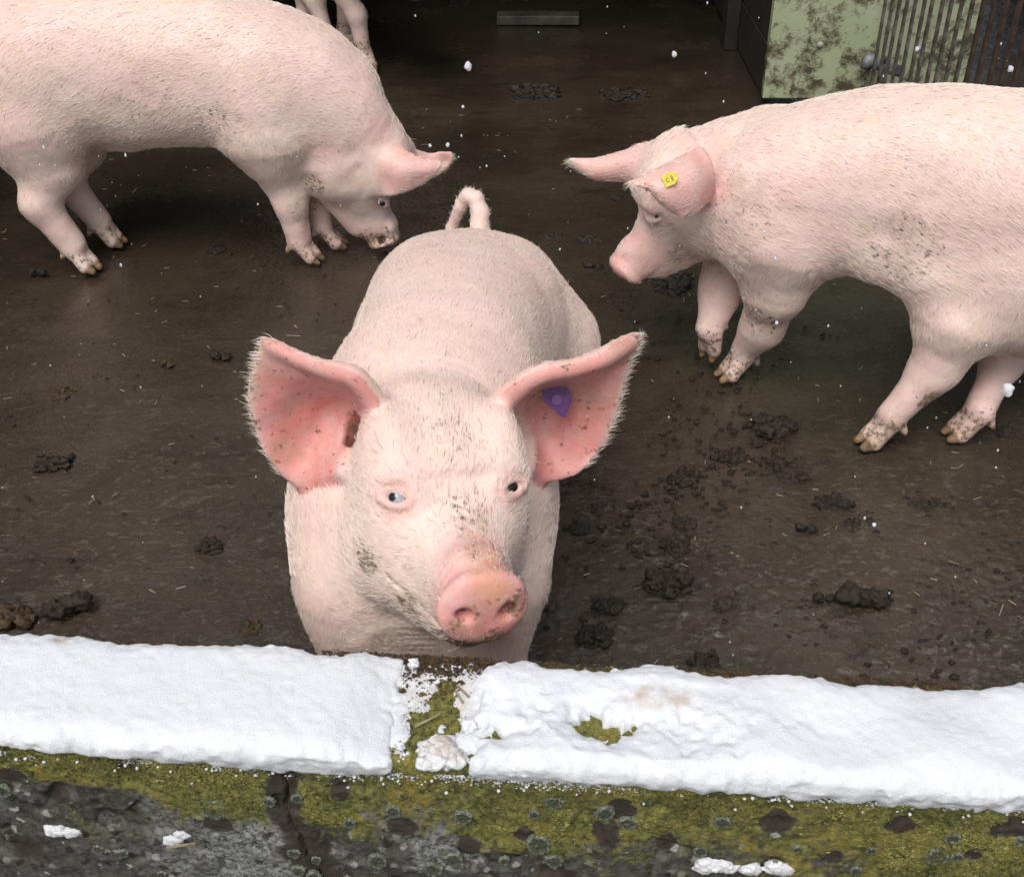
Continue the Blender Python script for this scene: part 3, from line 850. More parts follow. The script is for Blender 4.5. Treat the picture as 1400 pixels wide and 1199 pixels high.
# debris on the far rim of the wall
n = 5200
us = rng.uniform(-.75, .75, n); dd = WALL_T - np.abs(rng.normal(0, .007, n)); keep = fbm(np.stack([us, dd, 0*us], -1), 10, 2) > -.45
us, dd = us[keep], dd[keep]
gp = rng.random(900); 
gu_ = rng.uniform(gapL, gapR + .01, 1500); gv_ = WALL_T - np.abs(rng.normal(0, .025, 1500))
us = np.concatenate([us, gu_]); dd = np.concatenate([dd, gv_])
pts = wall_pt(us, dd, .001 + np.abs(rng.normal(0, .0016, len(us))))
o = specks('debris', pts, np.tile(ZUP3, (len(us), 1)), .0016, rng.random(len(us)), M['manure_brown'], wall); tag(o, kind='stuff')

# ------------------------------------------------------------------ barn
barn = empty('barn', (0, 4.4, 0)); tag(barn, 'dark open barn behind the yard', 'barn')
def bpart(name, c, h, mat, parent=None, bev=.004, label=None):
    mb = MB(); mb.box((0, 0, 0), h); parent = barn if parent is None else parent
    o = link(name, mb.mesh(name, bevel=bev), mat); o.parent = parent
    o.location = Vector(c) - Vector(parent.matrix_basis.translation if parent.parent is None else parent.matrix_basis.translation + parent.parent.matrix_basis.translation)
    return o
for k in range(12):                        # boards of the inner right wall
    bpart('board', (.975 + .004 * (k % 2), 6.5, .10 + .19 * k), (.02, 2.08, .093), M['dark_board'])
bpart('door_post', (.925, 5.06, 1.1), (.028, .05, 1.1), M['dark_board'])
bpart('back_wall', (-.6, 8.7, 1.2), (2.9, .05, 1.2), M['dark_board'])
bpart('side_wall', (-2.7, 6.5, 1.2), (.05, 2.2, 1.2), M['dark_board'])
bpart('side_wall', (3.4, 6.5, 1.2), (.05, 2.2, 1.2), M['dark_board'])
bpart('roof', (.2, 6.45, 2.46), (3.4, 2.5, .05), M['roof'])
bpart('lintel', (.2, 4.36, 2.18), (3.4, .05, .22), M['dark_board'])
o = bpart('feeding_plate', tuple(at(735, 44, 5.42) * np.array([1, 1, 0]) + np.array([0, 0, .022])), (.185, .045, .02), M['step'])

pan = link('green_panel', (lambda mb: (mb.box((0, 0, 0), (.375, .02, 1.02)), mb.mesh('green_panel', bevel=.004))[1])(MB()), M['green'], loc=(1.315, 4.35, 1.045))
tag(pan, 'pale green painted panel splashed with dung, beside the barn opening', 'panel')
for px, py in ((1121, 62), (1255, 67)):
    p = at(px, py, 4.325); mb = MB(); mb.tube([(0, .006, 0), (0, -.006, 0), (0, -.011, 0)], [.012, .012, .005], 10)
    o = link('bolt', mb.mesh('bolt', smooth=True), M['bolt'], pan); o.location = Vector((p[0] - 1.315, -.024, p[2] - 1.045))

gate = empty('bar_fence', (1.30, 3.4, 0)); tag(gate, 'steel fence of close vertical bars along the right side of the yard', 'fence')
mb = MB(); mb.box((0, 0, 0), (.0042, .0065, .62)); bar_me = mb.mesh('bar', bevel=.002)
mb2 = MB(); mb2.box((0, 0, 0), (.0046, .007, .62)); bar_me2 = mb2.mesh('bar', bevel=.002)
for k in range(24):
    me = bar_me if k < 11 else bar_me2
    o = link('bar', me, M['bar'] if k < 11 else M['bar_rust'], gate)
    o.location = Vector((rng.normal(0, .001), 4.21 - .08 * k - 3.4, .70)); o.rotation_euler = (rng.normal(0, .003), rng.normal(0, .003), .25 + rng.normal(0, .04))
for z in (.085, 1.33):
    mb = MB(); mb.box((0, 0, 0), (.02, .98, .016)); o = link('rail', mb.mesh('rail', bevel=.003), M['bar'], gate); o.location = Vector((0, -.12, z))
hg = MB(); a0, a1 = at(1180, 83, 4.27), at(1236, 100, 4.24)
hg.tube([Vector(a0) , Vector(a0) * .8 + Vector(a1) * .2, Vector(a0) * .75 + Vector(a1) * .25, Vector(a1)], [.030, .032, .021, .021], 14)
o = link('hinge', hg.mesh('hinge', smooth=True), M['pipe'], gate, origin=tuple(a0))
hb = MB(); hb.box((0, 0, 0), (.012, .012, .07)); o = link('hinge_bracket', hb.mesh('hinge_bracket', bevel=.003), M['bar'], gate); o.location = Vector(at(1205, 105, 4.25)) - Vector((1.30, 3.4, 0))

side = empty('side_fence', (-1.78, 3.2, 0)); tag(side, 'dark board fence with a frosty bottom pipe at the left edge of the yard', 'fence')
for k in range(5):
    mb = MB(); mb.box((0, 0, 0), (.014, 1.1, .088)); o = link('board', mb.mesh('board', bevel=.003), M['dark_board'], side); o.location = Vector((-.05 - .003 * (k % 2), .0, .17 + .18 * k))
mb = MB(); mb.tube([(.02, -1.1, .055), (.02, 1.1, .055)], .032, 16); o = link('pipe', mb.mesh('pipe', smooth=True), M['pipe'], side); o.location = (0, 0, 0)
# ------------------------------------------------------------------ pigs
ZUP = np.array([0, 0, 1.0])

def catmull2(G, n, m):
    """dense interpolation of a control grid (r x c x 3) -> n x m x 3"""
    def cr(A, k):
        q = len(A); t = np.linspace(0, q - 1, k); i = np.clip(np.floor(t).astype(int), 0, q - 2); f = (t - i)[:, None, None]
        p0 = np.where((i > 0)[:, None, None], A[np.maximum(i-1, 0)], 2*A[i]-A[i+1])
        p3 = np.where((i < q-2)[:, None, None], A[np.minimum(i+2, q-1)], 2*A[i+1]-A[i])
        p1, p2 = A[i], A[i+1]
        return .5*((2*p1)+(-p0+p2)*f+(2*p0-5*p1+4*p2-p3)*f*f+(-p0+3*p1-3*p2+p3)*f**3)
    A = cr(np.asarray(G, float), n)
    return cr(A.transpose(1, 0, 2), m).transpose(1, 0, 2)

def ear_cloud(rows, r=.0048, k=.022, n=70, m=70):
    Gd = catmull2(np.array(rows), n, m)
    t = np.linspace(0, 1, n)[:, None]; s = np.linspace(0, 1, m)[None]
    R = r * (1 - .35 * np.clip((t - .8) / .2, 0, 1)) * (1 - .2 * np.clip((np.abs(s - .5) - .4) / .1, 0, 1))
    R = R + .006 * np.clip(1 - t / .18, 0, 1)**2
    c = Cloud(Gd.reshape(-1, 3), np.broadcast_to(R, (n, m)).reshape(-1).copy(), k)
    c.grid = Gd
    return c

def hoof_foot(F, f, h=None, lift=0.0, s=1.0):
    """two toes and two dewclaws below the fetlock F; f: horizontal heading; lift tips the foot down/back"""
    F = np.array(F, float); f = nrm(f); side = np.cross(ZUP, f)
    down = np.array([0, 0, -1.0]); fw = f
    if lift:
        c, q = math.cos(lift), math.sin(lift)
        fw = f * c + down * q; down = down * c - f * q
    P = []; H = []
    hgt = (F[2] - .014) if not lift else .062 * s
    for sg in (-1, 1):
        a = F + side * sg * .013 * s + down * .008
        b = F + side * sg * .017 * s + fw * .040 * s + down * (hgt - .012 * s)
        c = F + side * sg * .018 * s + fw * .066 * s + down * hgt
        P.append(RoundCone(a, b, .024 * s, .0205 * s, .012)); P.append(RoundCone(b, c, .0185 * s, .0105 * s, .005))
        H.append((c, .021 * s)); H.append(((b+c)/2 + down*.006, .014 * s))
        d0 = F - fw * .016 * s + side * sg * .02 * s + down * .006
        d1 = d0 - fw * .014 * s + side * sg * .006 * s + down * .032 * s
        P.append(RoundCone(d0, d1, .0125 * s, .007 * s, .005)); H.append((d1, .009 * s))
    m0 = F + fw * .075 * s + down * (hgt + .002); m1 = F + fw * .03 * s + down * (hgt - .005)
    P.append(RoundCone(m1 + down*.02, m0 + (-down) * .012, .002, .0022, .004, sub=True))
    return P, H

def head_prims(O, A, U, s=1.0, slim=1.0, kh=.035, hole=1.0, nape=1.0, muz=1.0):
    """snout, skull and jowl along A (forward) with U up; returns prims and a placing function"""
    A = nrm(A); U = np.array(U, float); U = nrm(U - (U @ A) * A); R = np.cross(A, U)     # R: the pig's right
    O = np.array(O, float)
    def pt(a, v, u): return O + s * (a * A + v * R + u * U)
    st = [(-.15, .06, -.06, .045), (-.11, .120, -.10, .092), (-.06, .165, -.122, .104), (-.01, .185, -.133, .112), (.035, .178, -.135, .117), (.08, .150, -.130, .117), (.12, .112, -.120, .112),
          (.16, .083, -.104, .088), (.20, .064, -.085, .065), (.24, .054, -.070, .055), (.272, .047, -.056, .049), (.288, .044, -.050, .044)]
    st = [(a, t * (1 - (1 - nape) * min(1, max(0, (.05 - a) / .08))) * (muz if a > .1 else 1), b * (muz if a > .1 else 1), w) for a, t, b, w in st]
    C = [pt(a, 0, (t + b) / 2) for a, t, b, w in st]
    w = [x[3] * s * slim for x in st]; h = [(x[1] - x[2]) / 2 * s for x in st]
    P = [Loft(C, w, h, h, U, kh, 70, p=2.35)]
    # cheeks / jowls
    for sg in (-1, 1):
        P.append(Ell(pt(.03, sg * .072 * slim, -.050), np.array([.09, .055, .080]) * s, [A, R, U], .04))
        P.append(Ell(pt(.115, sg * .062 * slim, .088), np.array([.040, .022, .018]) * s, [A, R, U], .03))     # brow
        P.append(Ell(pt(.075, sg * .075 * slim, .105), np.array([.05, .03, .06]) * s, [A, R, U], .04))
    # lower jaw, narrower and set back
    P.append(RoundCone(pt(.225, 0, -.062), pt(.08, 0, -.085), .034 * s, .06 * s, .03))
    # disc of the snout
    P.append(Ell(pt(.292, 0, -.002), np.array([.017, .0590 * muz**.35, .0500 * muz**.4]) * s, [A, R, U], .010))
    P.append(Ell(pt(.298, 0, .020 * muz), np.array([.012, .044 * muz, .028 * muz]) * s, [A, R, U], .012))
    P.append(Ell(pt(.255, 0, .049 * muz - .002), np.array([.022, .030, .012]) * s, [A, R, U], .018))
    for sg in (-1, 1):
        n0 = pt(.316, sg * .0255, -.006); n1 = pt(.280, sg * .031, .004)
        P.append(RoundCone(n0, n1, .0100 * s * hole, .0085 * s, .006 * s, sub=True))
        P.append(RoundCone(pt(.312, sg * .030, -.012), pt(.308, sg * .043, -.016), .0048 * s, .0025 * s, .005 * s, sub=True))
        # mouth line
        pts = [pt(.262, sg * .034, -.048), pt(.225, sg * .053, -.046), pt(.185, sg * .070, -.040), pt(.155, sg * .080, -.030), pt(.140, sg * .086, -.016)]
        for p0, p1 in zip(pts[:-1], pts[1:]):
            P.append(RoundCone(p0, p1, .0028 * s, .0028 * s, .008 * s, sub=True))
    return P, pt, (A, R, U)

def eye_prims(P, c, n, U, s=1.0):
    """socket and lids round the eyeball at c looking along n"""
    n = nrm(n); U = nrm(np.array(U) - (np.array(U) @ n) * n); R = np.cross(n, U)
    P.append(Ell(c + n * .006 * s, np.array([.0165, .0100, .012]) * s, [R, U, n], .012 * s, sub=True))
    for r0, rr, off, amp in ((.0132, .0036, .0045, 1.0), (.022, .0036, .001, .85)):
        th = np.linspace(0, 2 * math.pi, 17)
        pts = [c + n * off * s + R * math.cos(a) * r0 * (1.22 if r0 < .02 else 1.15) * s + U * math.sin(a) * r0 * (.60 if r0 < .02 else .74) * s for a in th]
        for i in range(16):
            up = math.sin((th[i] + th[i+1]) / 2)
            if r0 > .02 and up < .1: continue
            P.append(RoundCone(pts[i], pts[i+1], rr * s * amp, rr * s * amp, (.003 if r0 < .02 else .006) * s))

def eyeball(parent, c, n, s=1.0, white=False, look=(0, 0, 0)):
    me = bpy.data.meshes.new('eye')
    import bmesh
    bm = bmesh.new(); bmesh.ops.create_uvsphere(bm, u_segments=32, v_segments=24, radius=.0105 * s)
    n = Vector(nrm(n)); lk = (n + Vector(look)).normalized()
    q = lk.to_track_quat('Z', 'Y')
    for f in bm.faces:
        f.smooth = True
        ang = f.calc_center_median().normalized().angle(Vector((0, 0, 1)))
        f.material_index = 1 if ang < (math.radians(24) if white else math.radians(80)) else 0
    bm.transform(q.to_matrix().to_4x4())
    bm.to_mesh(me); bm.free()
    me.materials.append(M['eye_white']); me.materials.append(M['eye_dark'])
    o = link('eye', me, None, parent, origin=None)
    o.location = Vector(c) - Vector(parent.location)
    return o

def disc_ramp(P, items):
    m = np.zeros(len(P))
    for c, r, w in items:
        d = np.linalg.norm(P - np.array(c), axis=1)
        m = np.maximum(m, np.clip((r - d) / (r * .45), 0, 1) * w)
    return m

def leg(P, pts, rads, k0=.06, k=.03):
    for i in range(len(pts) - 1):
        P.append(RoundCone(pts[i], pts[i+1], rads[i], rads[i+1], k0 if i == 0 else k))

def build_pig(base, prims, ears, lofts, legs, lo, hi, res, pink, dirt_shade, hoofs, label, hair_n, hair_len, group='pigs in the yard',
              disp=None, ear_pink=1.0, ear_front=None, orange=(), post=(), dens=None, hair_keep=-.35, hair_r=.00030, lift=.16):
    allp = prims + ears + list(post)
    # ears join the head with a modest blend
    V, F = polygonise(allp, lo, hi, res, disp)
    N = vert_normals(V, F)
    if (N * (V - V.mean(0))).sum() < 0:
        F = F[:, ::-1].copy(); N = -N
    root = empty('pig', tuple(base))
    tag(root, label, 'pig', group)
    me = new_mesh('body', V, F)
    pk = disc_ramp(V, pink)
    eardist = np.full(len(V), 1.0); earT = np.zeros((len(V), 3)); eart = np.zeros(len(V)); inner = np.zeros(len(V))
    for e, fr in zip(ears, ear_front):
        cand = np.where(((V > e.lo) & (V < e.hi)).all(1))[0]
        Q = e.grid.reshape(-1, 3); n, m = e.grid.shape[:2]
        Tn = np.gradient(e.grid, axis=0); Sn = np.gradient(e.grid, axis=1)
        Nn = np.cross(Tn, Sn).reshape(-1, 3); Nn /= np.linalg.norm(Nn, axis=1)[:, None] + 1e-9
        if (Nn.mean(0) @ fr) < 0: Nn = -Nn
        Tn = Tn.reshape(-1, 3); Tn = Tn / (np.linalg.norm(Tn, axis=1)[:, None] + 1e-9)
        for a in range(0, len(cand), 3000):
            ix = cand[a:a+3000]; p = V[ix].astype(np.float32)
            D2 = (p**2).sum(1)[:, None] - 2 * p @ Q.T.astype(np.float32) + (Q**2).sum(1)[None]
            j = D2.argmin(1); dd = np.sqrt(np.maximum(D2[np.arange(len(ix)), j], 0))
            ok = dd < .021
            ii = ix[ok]; jj = j[ok]
            eardist[ii] = dd[ok]; earT[ii] = Tn[jj]; eart[ii] = (jj // m) / (n - 1)
            inner[ii] = (N[ii] * Nn[jj]).sum(1)
    isear = eardist < .019
    tt = np.where(inner > 0, np.clip(eart * 9 + .2, 0, 1), np.clip(eart * 3.5 - .2, 0, 1))
    edge = np.clip((1 - eart) / .10, 0, 1)
    pk = np.where(isear, np.maximum(pk, tt * np.where(inner > 0, 1.0, .55) * (.45 + .55 * edge) * ear_pink), pk)
    dt = disc_ramp(V, dirt_shade)
    dt = np.where(isear & (inner > -.2), np.maximum(dt, .30 + .12 * (1 - edge)), dt)
    hf = disc_ramp(V, [(c, r * 1.25, 1.0) for c, r in hoofs])
    colr = np.stack([pk, dt, np.clip(hf * 2, 0, 1), disc_ramp(V, orange)], 1).astype(np.float32)
    ca = me.color_attributes.new('regions', 'FLOAT_COLOR', 'POINT')
    ca.data.foreach_set('color', colr.ravel())
    link('body', me, M['skin'], root, origin=tuple(base))
    # ---- bristles
    cen = V[F].mean(1); fn = N[F].mean(1); fn /= np.linalg.norm(fn, axis=1)[:, None] + 1e-9
    a = V[F[:, 2]] - V[F[:, 0]]; b = V[F[:, 3]] - V[F[:, 1]]
    area = np.linalg.norm(np.cross(a, b), axis=1) / 2
    view = np.array([0, 0, CAM_H]) - cen; view /= np.linalg.norm(view, axis=1)[:, None]
    vis = (fn * view).sum(1)
    wgt = area * np.clip((vis - hair_keep) * 2, .03, 1)
    pf = pk[F].mean(1); hfF = hf[F].mean(1); earF = isear[F].mean(1); inF = inner[F].mean(1); etF = eart[F].mean(1)
    wgt *= (1 - hfF) * np.clip(1.15 - pf, .06, 1)
    wgt = np.where((earF > .5) & (inF > .2) & (etF < .93), wgt * .12, wgt)
    wgt = np.where((earF > .5) & (etF > .94), area * 2.0, wgt)
    if dens is not None: wgt = wgt * dens(cen)
    wgt = wgt * np.clip((cen[:, 2] - .05) / .25, .25, 1)
    wgt[~np.isfinite(wgt)] = 0
    sel = rng.choice(len(F), size=hair_n, p=wgt / wgt.sum())
    u, v = rng.random((2, hair_n))
    q = V[F[sel]]
    root_p = (q[:, 0] * ((1-u)*(1-v))[:, None] + q[:, 1] * (u*(1-v))[:, None] + q[:, 2] * (u*v)[:, None] + q[:, 3] * ((1-u)*v)[:, None])
    nn = fn[sel]
    # lie of the coat: back along the nearest loft or down the leg
    best = np.full(hair_n, 9.0); onleg = np.zeros(hair_n); dr = np.zeros((hair_n, 3))
    for L, droop in lofts:
        d = L.d(root_p) ; i = L.frame(root_p)
        g = -L.T[i] * (1 if droop >= 0 else 1)
        g = g + np.array([0, 0, -abs(droop)])
        m = d < best
        best[m] = d[m]; dr[m] = g[m]
    for L in legs:
        d = L.d(root_p) - .004
        m = d < best
        best[m] = d[m]; dr[m] = (np.array([0, 0, -1.0]) + .15 * nrm(L.b - L.a)); onleg[m] = 1
    ie = isear[F[sel, 0]]
    dr[ie] = earT[F[sel[ie], 0]]
    ln = np.exp(rng.normal(0, .28, hair_n)) * hair_len
    ln = ln * (.55 + .45 * np.clip(1 - pk[F[sel, 0]], 0, 1))
    rim = ie & (eart[F[sel, 0]] > .93)
    ln = np.where(rim, hair_len * (.5 + 1.5 * rng.random(hair_n)), ln)
    ln = ln * np.where(root_p[:, 2] < .30, .30 + .7 * np.clip((root_p[:, 2] - .17) / .13, 0, 1), 1)
    sw = fbm(root_p, 9.0, 2)[:, None] * np.array([0.25, .25, .25]) 
    dr = dr + rng.normal(0, .13, (hair_n, 3)) + np.cross(nn, dr) * sw[:, :1] * 1.4
    dr = dr - (dr * nn).sum(1)[:, None] * nn; dr /= np.linalg.norm(dr, axis=1)[:, None] + 1e-9
    lf = lift * (1 + .5 * rng.normal(0, 1, hair_n)); lf = np.clip(lf, .05, .8)[:, None]
    lf = np.where(rim[:, None], lf * .6, lf); dr = np.where(rim[:, None], dr + [0, 0, -.25], dr)
    p0 = root_p - nn * .0006
    p1 = root_p + ln[:, None] * .5 * (dr + nn * lf)
    p2 = root_p + ln[:, None] * (dr + nn * lf * .55) + np.array([0, 0, -1]) * ln[:, None] * .06
    pts = np.stack([p0, p1, p2], 1)
    dark = rng.random(hair_n) < (.03 + np.where(rim, 0, .5) * np.clip(dt[F[sel, 0]], 0, 1) * (fbm(root_p, 30, 2) > -.1))
    rad0 = hair_r * np.exp(rng.normal(0, .2, hair_n))
    for nm, mk, mat in (('bristles', ~dark, M['hair']), ('dirty_bristles', dark, M['hair_dark'])):
        k = int(mk.sum())
        if k == 0: continue
        hc = bpy.data.hair_curves.new(nm)
        hc.add_curves([3] * k)
        pp = (pts[mk] - np.array(base)).astype(np.float32)
        hc.attributes['position'].data.foreach_set('vector', pp.reshape(-1))
        ra = hc.attributes.get('radius') or hc.attributes.new('radius', 'FLOAT', 'POINT')
        rr = (rad0[mk][:, None] * np.array([1, .8, .25])[None]).astype(np.float32)
        ra.data.foreach_set('value', rr.reshape(-1))
        hc.materials.append(mat)
        o = bpy.data.objects.new(nm, hc)
        o.parent = root
        tag(o, kind='stuff')
        col.objects.link(o)
    return root, V, F, N

def st_loft(rows, up, k=.05, n=60, p=2.3):
    """rows: (centre x, y, ztop, zbottom, halfwidth)"""
    C = [(x, y, (a + b) / 2) for x, y, a, b, w in rows]
    h = [(a - b) / 2 for x, y, a, b, w in rows]
    return Loft(C, [r[4] for r in rows], h, h, up, k, n, p)

SKIP = globals().get('SKIP', '')
# ============ the pig at the wall
def front_pig():
    P = []
    body = st_loft([(-.070, 2.115, .45, .40, .02), (-.072, 2.095, .505, .33, .10), (-.076, 2.01, .565, .27, .158), (-.083, 1.89, .608, .25, .182), (-.094, 1.77, .638, .25, .174),
                    (-.107, 1.62, .660, .235, .168), (-.122, 1.50, .655, .225, .184), (-.134, 1.40, .60, .21, .190), (-.136, 1.31, .50, .21, .178), (-.136, 1.235, .42, .225, .135), (-.136, 1.195, .36, .26, .06)],
                   ZUP, .05, 80, 2.3)
    P.append(body)
    # hams and the bulging near ham
    P.append(Ell((.012, 1.88, .38), (.088, .18, .19), None, .040))
    P.append(Ell((-.165, 1.88, .38), (.09, .18, .19), None, .05))
    # shoulders
    P.append(Ell((-.250, 1.40, .34), (.078, .11, .16), None, .06))
    P.append(Ell((-.020, 1.42, .34), (.078, .11, .16), None, .06))
    legs = []
    n0 = len(P)
    leg(P, [(-.235, 1.28, .33), (-.235, 1.25, .20), (-.235, 1.24, .085)], [.072, .043, .034])
    leg(P, [(-.030, 1.28, .33), (-.030, 1.25, .20), (-.030, 1.25, .085)], [.072, .043, .034])
    leg(P, [(-.19, 1.93, .36), (-.19, 1.90, .26), (-.19, 2.00, .18), (-.19, 1.965, .08)], [.11, .07, .042, .033])
    leg(P, [(.06, 1.93, .36), (.06, 1.90, .26), (.06, 2.02, .18), (.06, 1.99, .08)], [.11, .07, .042, .033])
    legs = [p for p in P[n0:]]
    H = []
    for f in ((-.235, 1.24, .075), (-.03, 1.25, .075), (-.19, 1.965, .075), (.06, 1.99, .075)):
        p, h = hoof_foot(f, (0, -1, 0)); P += p; H += h
    yaw, el = math.radians(18), math.radians(10)
    A = np.array([math.sin(yaw) * math.cos(el), -math.cos(yaw) * math.cos(el), math.sin(el)])
    O = np.array([-.124, 1.320, .470])
    U = np.array([0.14, 0, 1.0])
    # neck between shoulders and skull
    P.append(Loft([(-.130, 1.56, .46), (-.125, 1.47, .475), (-.12, 1.40, .485), O + A * .0 + np.array([0, 0, .01])], [.09, .125, .108, .08], [.12, .165, .160, .12], [.12, .18, .165, .11], ZUP, .035, 30))
    hp, pt, (A, R, U) = head_prims(O, A, U, 1.0, kh=.014, hole=1.15)
    P += hp
    eyes = []
    for sg, look in ((1, (0.0, 0, 0)), (-1, (0, 0, 0))):
        c = pt(.142, sg * (.0755 if sg > 0 else .0735), .0775 if sg > 0 else .0815); nrmv = nrm((.75 if sg > 0 else .95) * A + sg * .48 * R + .42 * U)
        eye_prims(P, c, nrmv, U, 1.3)
        eyes.append((c + nrmv * -.0015, nrmv))
    # tail, curled up and over
    tl = [at(655, 322, 2.11), at(657, 290, 2.13), at(650, 272, 2.14), at(640, 268, 2.15), at(630, 282, 2.16), at(617, 312, 2.17), at(612, 330, 2.17)]
    for i, (a, b) in enumerate(zip(tl[:-1], tl[1:])):
        r = [.019, .017, .0155, .0145, .0125, .0095, .0065]
        P.append(RoundCone(a, b, r[i], r[i+1], .008 if i else .03))
    dl, dr_ = -.015, .02
    E1 = [[(520,560,1.31),(505,580,1.345),(490,600,1.36),(478,622,1.34),(470,645,1.30)],
          [(485,515,1.30),(470,548,1.385),(460,585,1.395),(448,622,1.37),(440,652,1.33)],
          [(440,504,1.31),(425,540,1.37),(418,582,1.375),(412,625,1.36),(418,658,1.34)],
          [(398,486,1.33),(385,530,1.35),(378,575,1.355),(382,625,1.35),(402,659,1.34)],
          [(358,464,1.35),(347,512,1.345),(345,560,1.345),(358,610,1.345),(386,650,1.34)]]
    E2 = [[(690,545,1.31),(705,570,1.345),(718,595,1.36),(724,618,1.34),(722,640,1.31)],
          [(735,512,1.30),(742,545,1.365),(748,585,1.375),(748,622,1.355),(738,650,1.33)],
          [(790,502,1.31),(788,535,1.355),(785,580,1.36),(778,625,1.35),(762,655,1.335)],
          [(835,484,1.33),(830,520,1.345),(820,570,1.35),(806,618,1.345),(785,648,1.335)],
          [(874,459,1.35),(857,505,1.345),(843,558,1.345),(825,605,1.345),(800,638,1.335)]]
    ears = [ear_cloud([[at(x, y, Y + dl) for x, y, Y in r] for r in E1]), ear_cloud([[at(x, y, Y + dr_) for x, y, Y in r] for r in E2])]
    for e in ears:      # the rolled front rim
        top = e.grid[:, 0]
        for i in range(0, 64, 4):
            P.append(RoundCone(top[i], top[i+4], .0105 - .00011 * i, .0105 - .00011 * (i + 4), .012))
    def disp(Pn, d):
        o = np.zeros(len(Pn))
        near = np.abs(d) < .02
        if near.any():
            q = Pn[near]
            v = fbm(q, 14, 3) * .0016
            e = np.minimum(np.linalg.norm(q - eyes[0][0], axis=1), np.linalg.norm(q - eyes[1][0], axis=1))
            v += .0011 * np.sin(e * 900) * np.exp(-((e - .03) / .014)**2)
            loc = (q - O) @ np.stack([A, R, U]).T
            a_, u_ = loc[:, 0], loc[:, 2]
            v += .0013 * np.sin(a_ * 620 + 3 * fbm(q, 20, 2)) * np.clip(1 - np.abs(a_ - .262) / .022, 0, 1) * (u_ > .0)
            o[near] = v
        return o
    pink = [(pt(.30, 0, -.005), .085, 1.0), (pt(.25, 0, .03), .062, .55), (eyes[0][0], .04, .5), (eyes[1][0], .04, .5), (at(485, 540, 1.31), .05, .5), (at(452, 610, 1.34), .055, .9), (at(470, 575, 1.34), .04, .9), (at(715, 535, 1.33), .05, .5)]
    dirt_shade = [(pt(.27, 0, -.075), .065, .85), (pt(.30, -.01, -.045), .03, .6), (pt(.30, .035, -.02), .02, .55), (pt(.29, -.02, .0), .07, .36), (pt(.30, -.035, .005), .03, .62), (pt(.12, .10, -.02), .035, .68), (pt(.19, .07, -.06), .035, .6), (pt(.19, 0, .07), .05, .45),
            (pt(.26, 0, .04), .04, .45), (pt(.10, 0, .13), .06, .3), ((-.04, 1.9, .6), .2, .12), ((-.27, 1.2, .22), .1, .45), (pt(.10, -.11, .02), .05, .45), (at(484, 578, 1.34), .03, .55), (at(478, 610, 1.34), .025, .5), (at(735, 545, 1.35), .03, .45), (pt(.0, -.12, -.05), .07, .3)]  # spots at the left-hand ear base paint the shade of its hollow
    def dens(c):
        dh = np.linalg.norm(c - pt(.10, 0, .05), axis=1)
        return 1 + 2.4 * np.clip(1 - dh / .2, 0, 1) - .9 * np.clip(1 - np.linalg.norm(c - pt(.30, 0, 0), axis=1) / .06, 0, 1)
    root, V, F, N = build_pig((-.08, 1.6, 0), P, ears, [(body, .18), (hp[0], .12)], legs, (-.42, .98, -.005), (.30, 2.24, .84), .0040,
              pink, dirt_shade, H, 'large pink pig facing the camera over the wall, purple tag in its ear', 50000 if not LOWQ else 20000, .0105,
              disp=disp, ear_front=[np.array([0, -1, .5])] * 2, dens=dens, hair_r=.00020, post=[RoundCone(at(478, 582, 1.31), at(497, 590, 1.40), .017, .010, .014, sub=True), RoundCone(at(476, 600, 1.31), at(487, 612, 1.38), .010, .006, .012, sub=True)], orange=[(pt(.303, -.005, .042), .036, .7), (pt(.24, -.01, .055), .03, .25), (pt(.265, 0, .05), .03, .3)])
    for (c, n_), w in zip(eyes, (True, False)):
        eyeball(root, c, n_, 1.34, white=w, look=(0, 0, 0.1) if not w else (-.30, 0, .1))
    k = 0; LP = []
    for c, n_ in eyes:
        Rr = np.cross(n_, nrm(U - (U @ n_) * n_)); Uu = nrm(U - (U @ n_) * n_)
        for th in np.linspace(.25, 2.9, 44):
            b = c + n_ * .0085 + Rr * math.cos(th) * .0185 + Uu * math.sin(th) * .0095 + rng.normal(0, .0006, 3)
            d_ = nrm(n_ * .8 + Rr * math.cos(th) * .7 + Uu * (.35 * math.sin(th)) + ZUP * -.25 + rng.normal(0, .12, 3)); L_ = rng.uniform(.007, .013)
            LP.append([b, b + d_ * L_ * .5, b + d_ * L_ + ZUP * -.002])
    hc = bpy.data.hair_curves.new('eyelashes'); hc.add_curves([3] * len(LP))
    hc.attributes['position'].data.foreach_set('vector', (np.array(LP) - np.array(root.location)).astype(np.float32).reshape(-1))
    ra = hc.attributes.get('radius') or hc.attributes.new('radius', 'FLOAT', 'POINT')
    ra.data.foreach_set('value', np.tile([.0003, .00022, .0001], len(LP)).astype(np.float32)); hc.materials.append(M['hair'])
    o = bpy.data.objects.new('eyelashes', hc); o.parent = root; tag(o, kind='stuff'); col.objects.link(o)
    # purple ear tag
    tg = MB(); c = at(762, 547, 1.352)
    fx = nrm(np.array([.97, .2, .05])); fn_ = nrm(np.array([-.12, -.86, .5])); fy = np.cross(fn_, fx)
    fx, fy = Vector(fx), Vector(fy); fn_ = Vector(fn_)
    out = [(-.022, .004), (-.018, .014), (-.008, .021), (.004, .022), (.014, .018), (.020, .008), (.020, -.004), (.008, -.027), (.003, -.026)]
    def plate(mb, o2, z0, z1, cc):
        n = len(o2); Vv = [tuple(Vector(cc) + fx * a + fy * b + fn_ * z) for z in (z0, z1) for a, b in o2]
        mb.add(Vv, [tuple(range(n-1, -1, -1)), tuple(range(n, 2*n))] + [(i, (i+1) % n, n+(i+1) % n, n+i) for i in range(n)])
    plate(tg, out, 0, .0022, c)
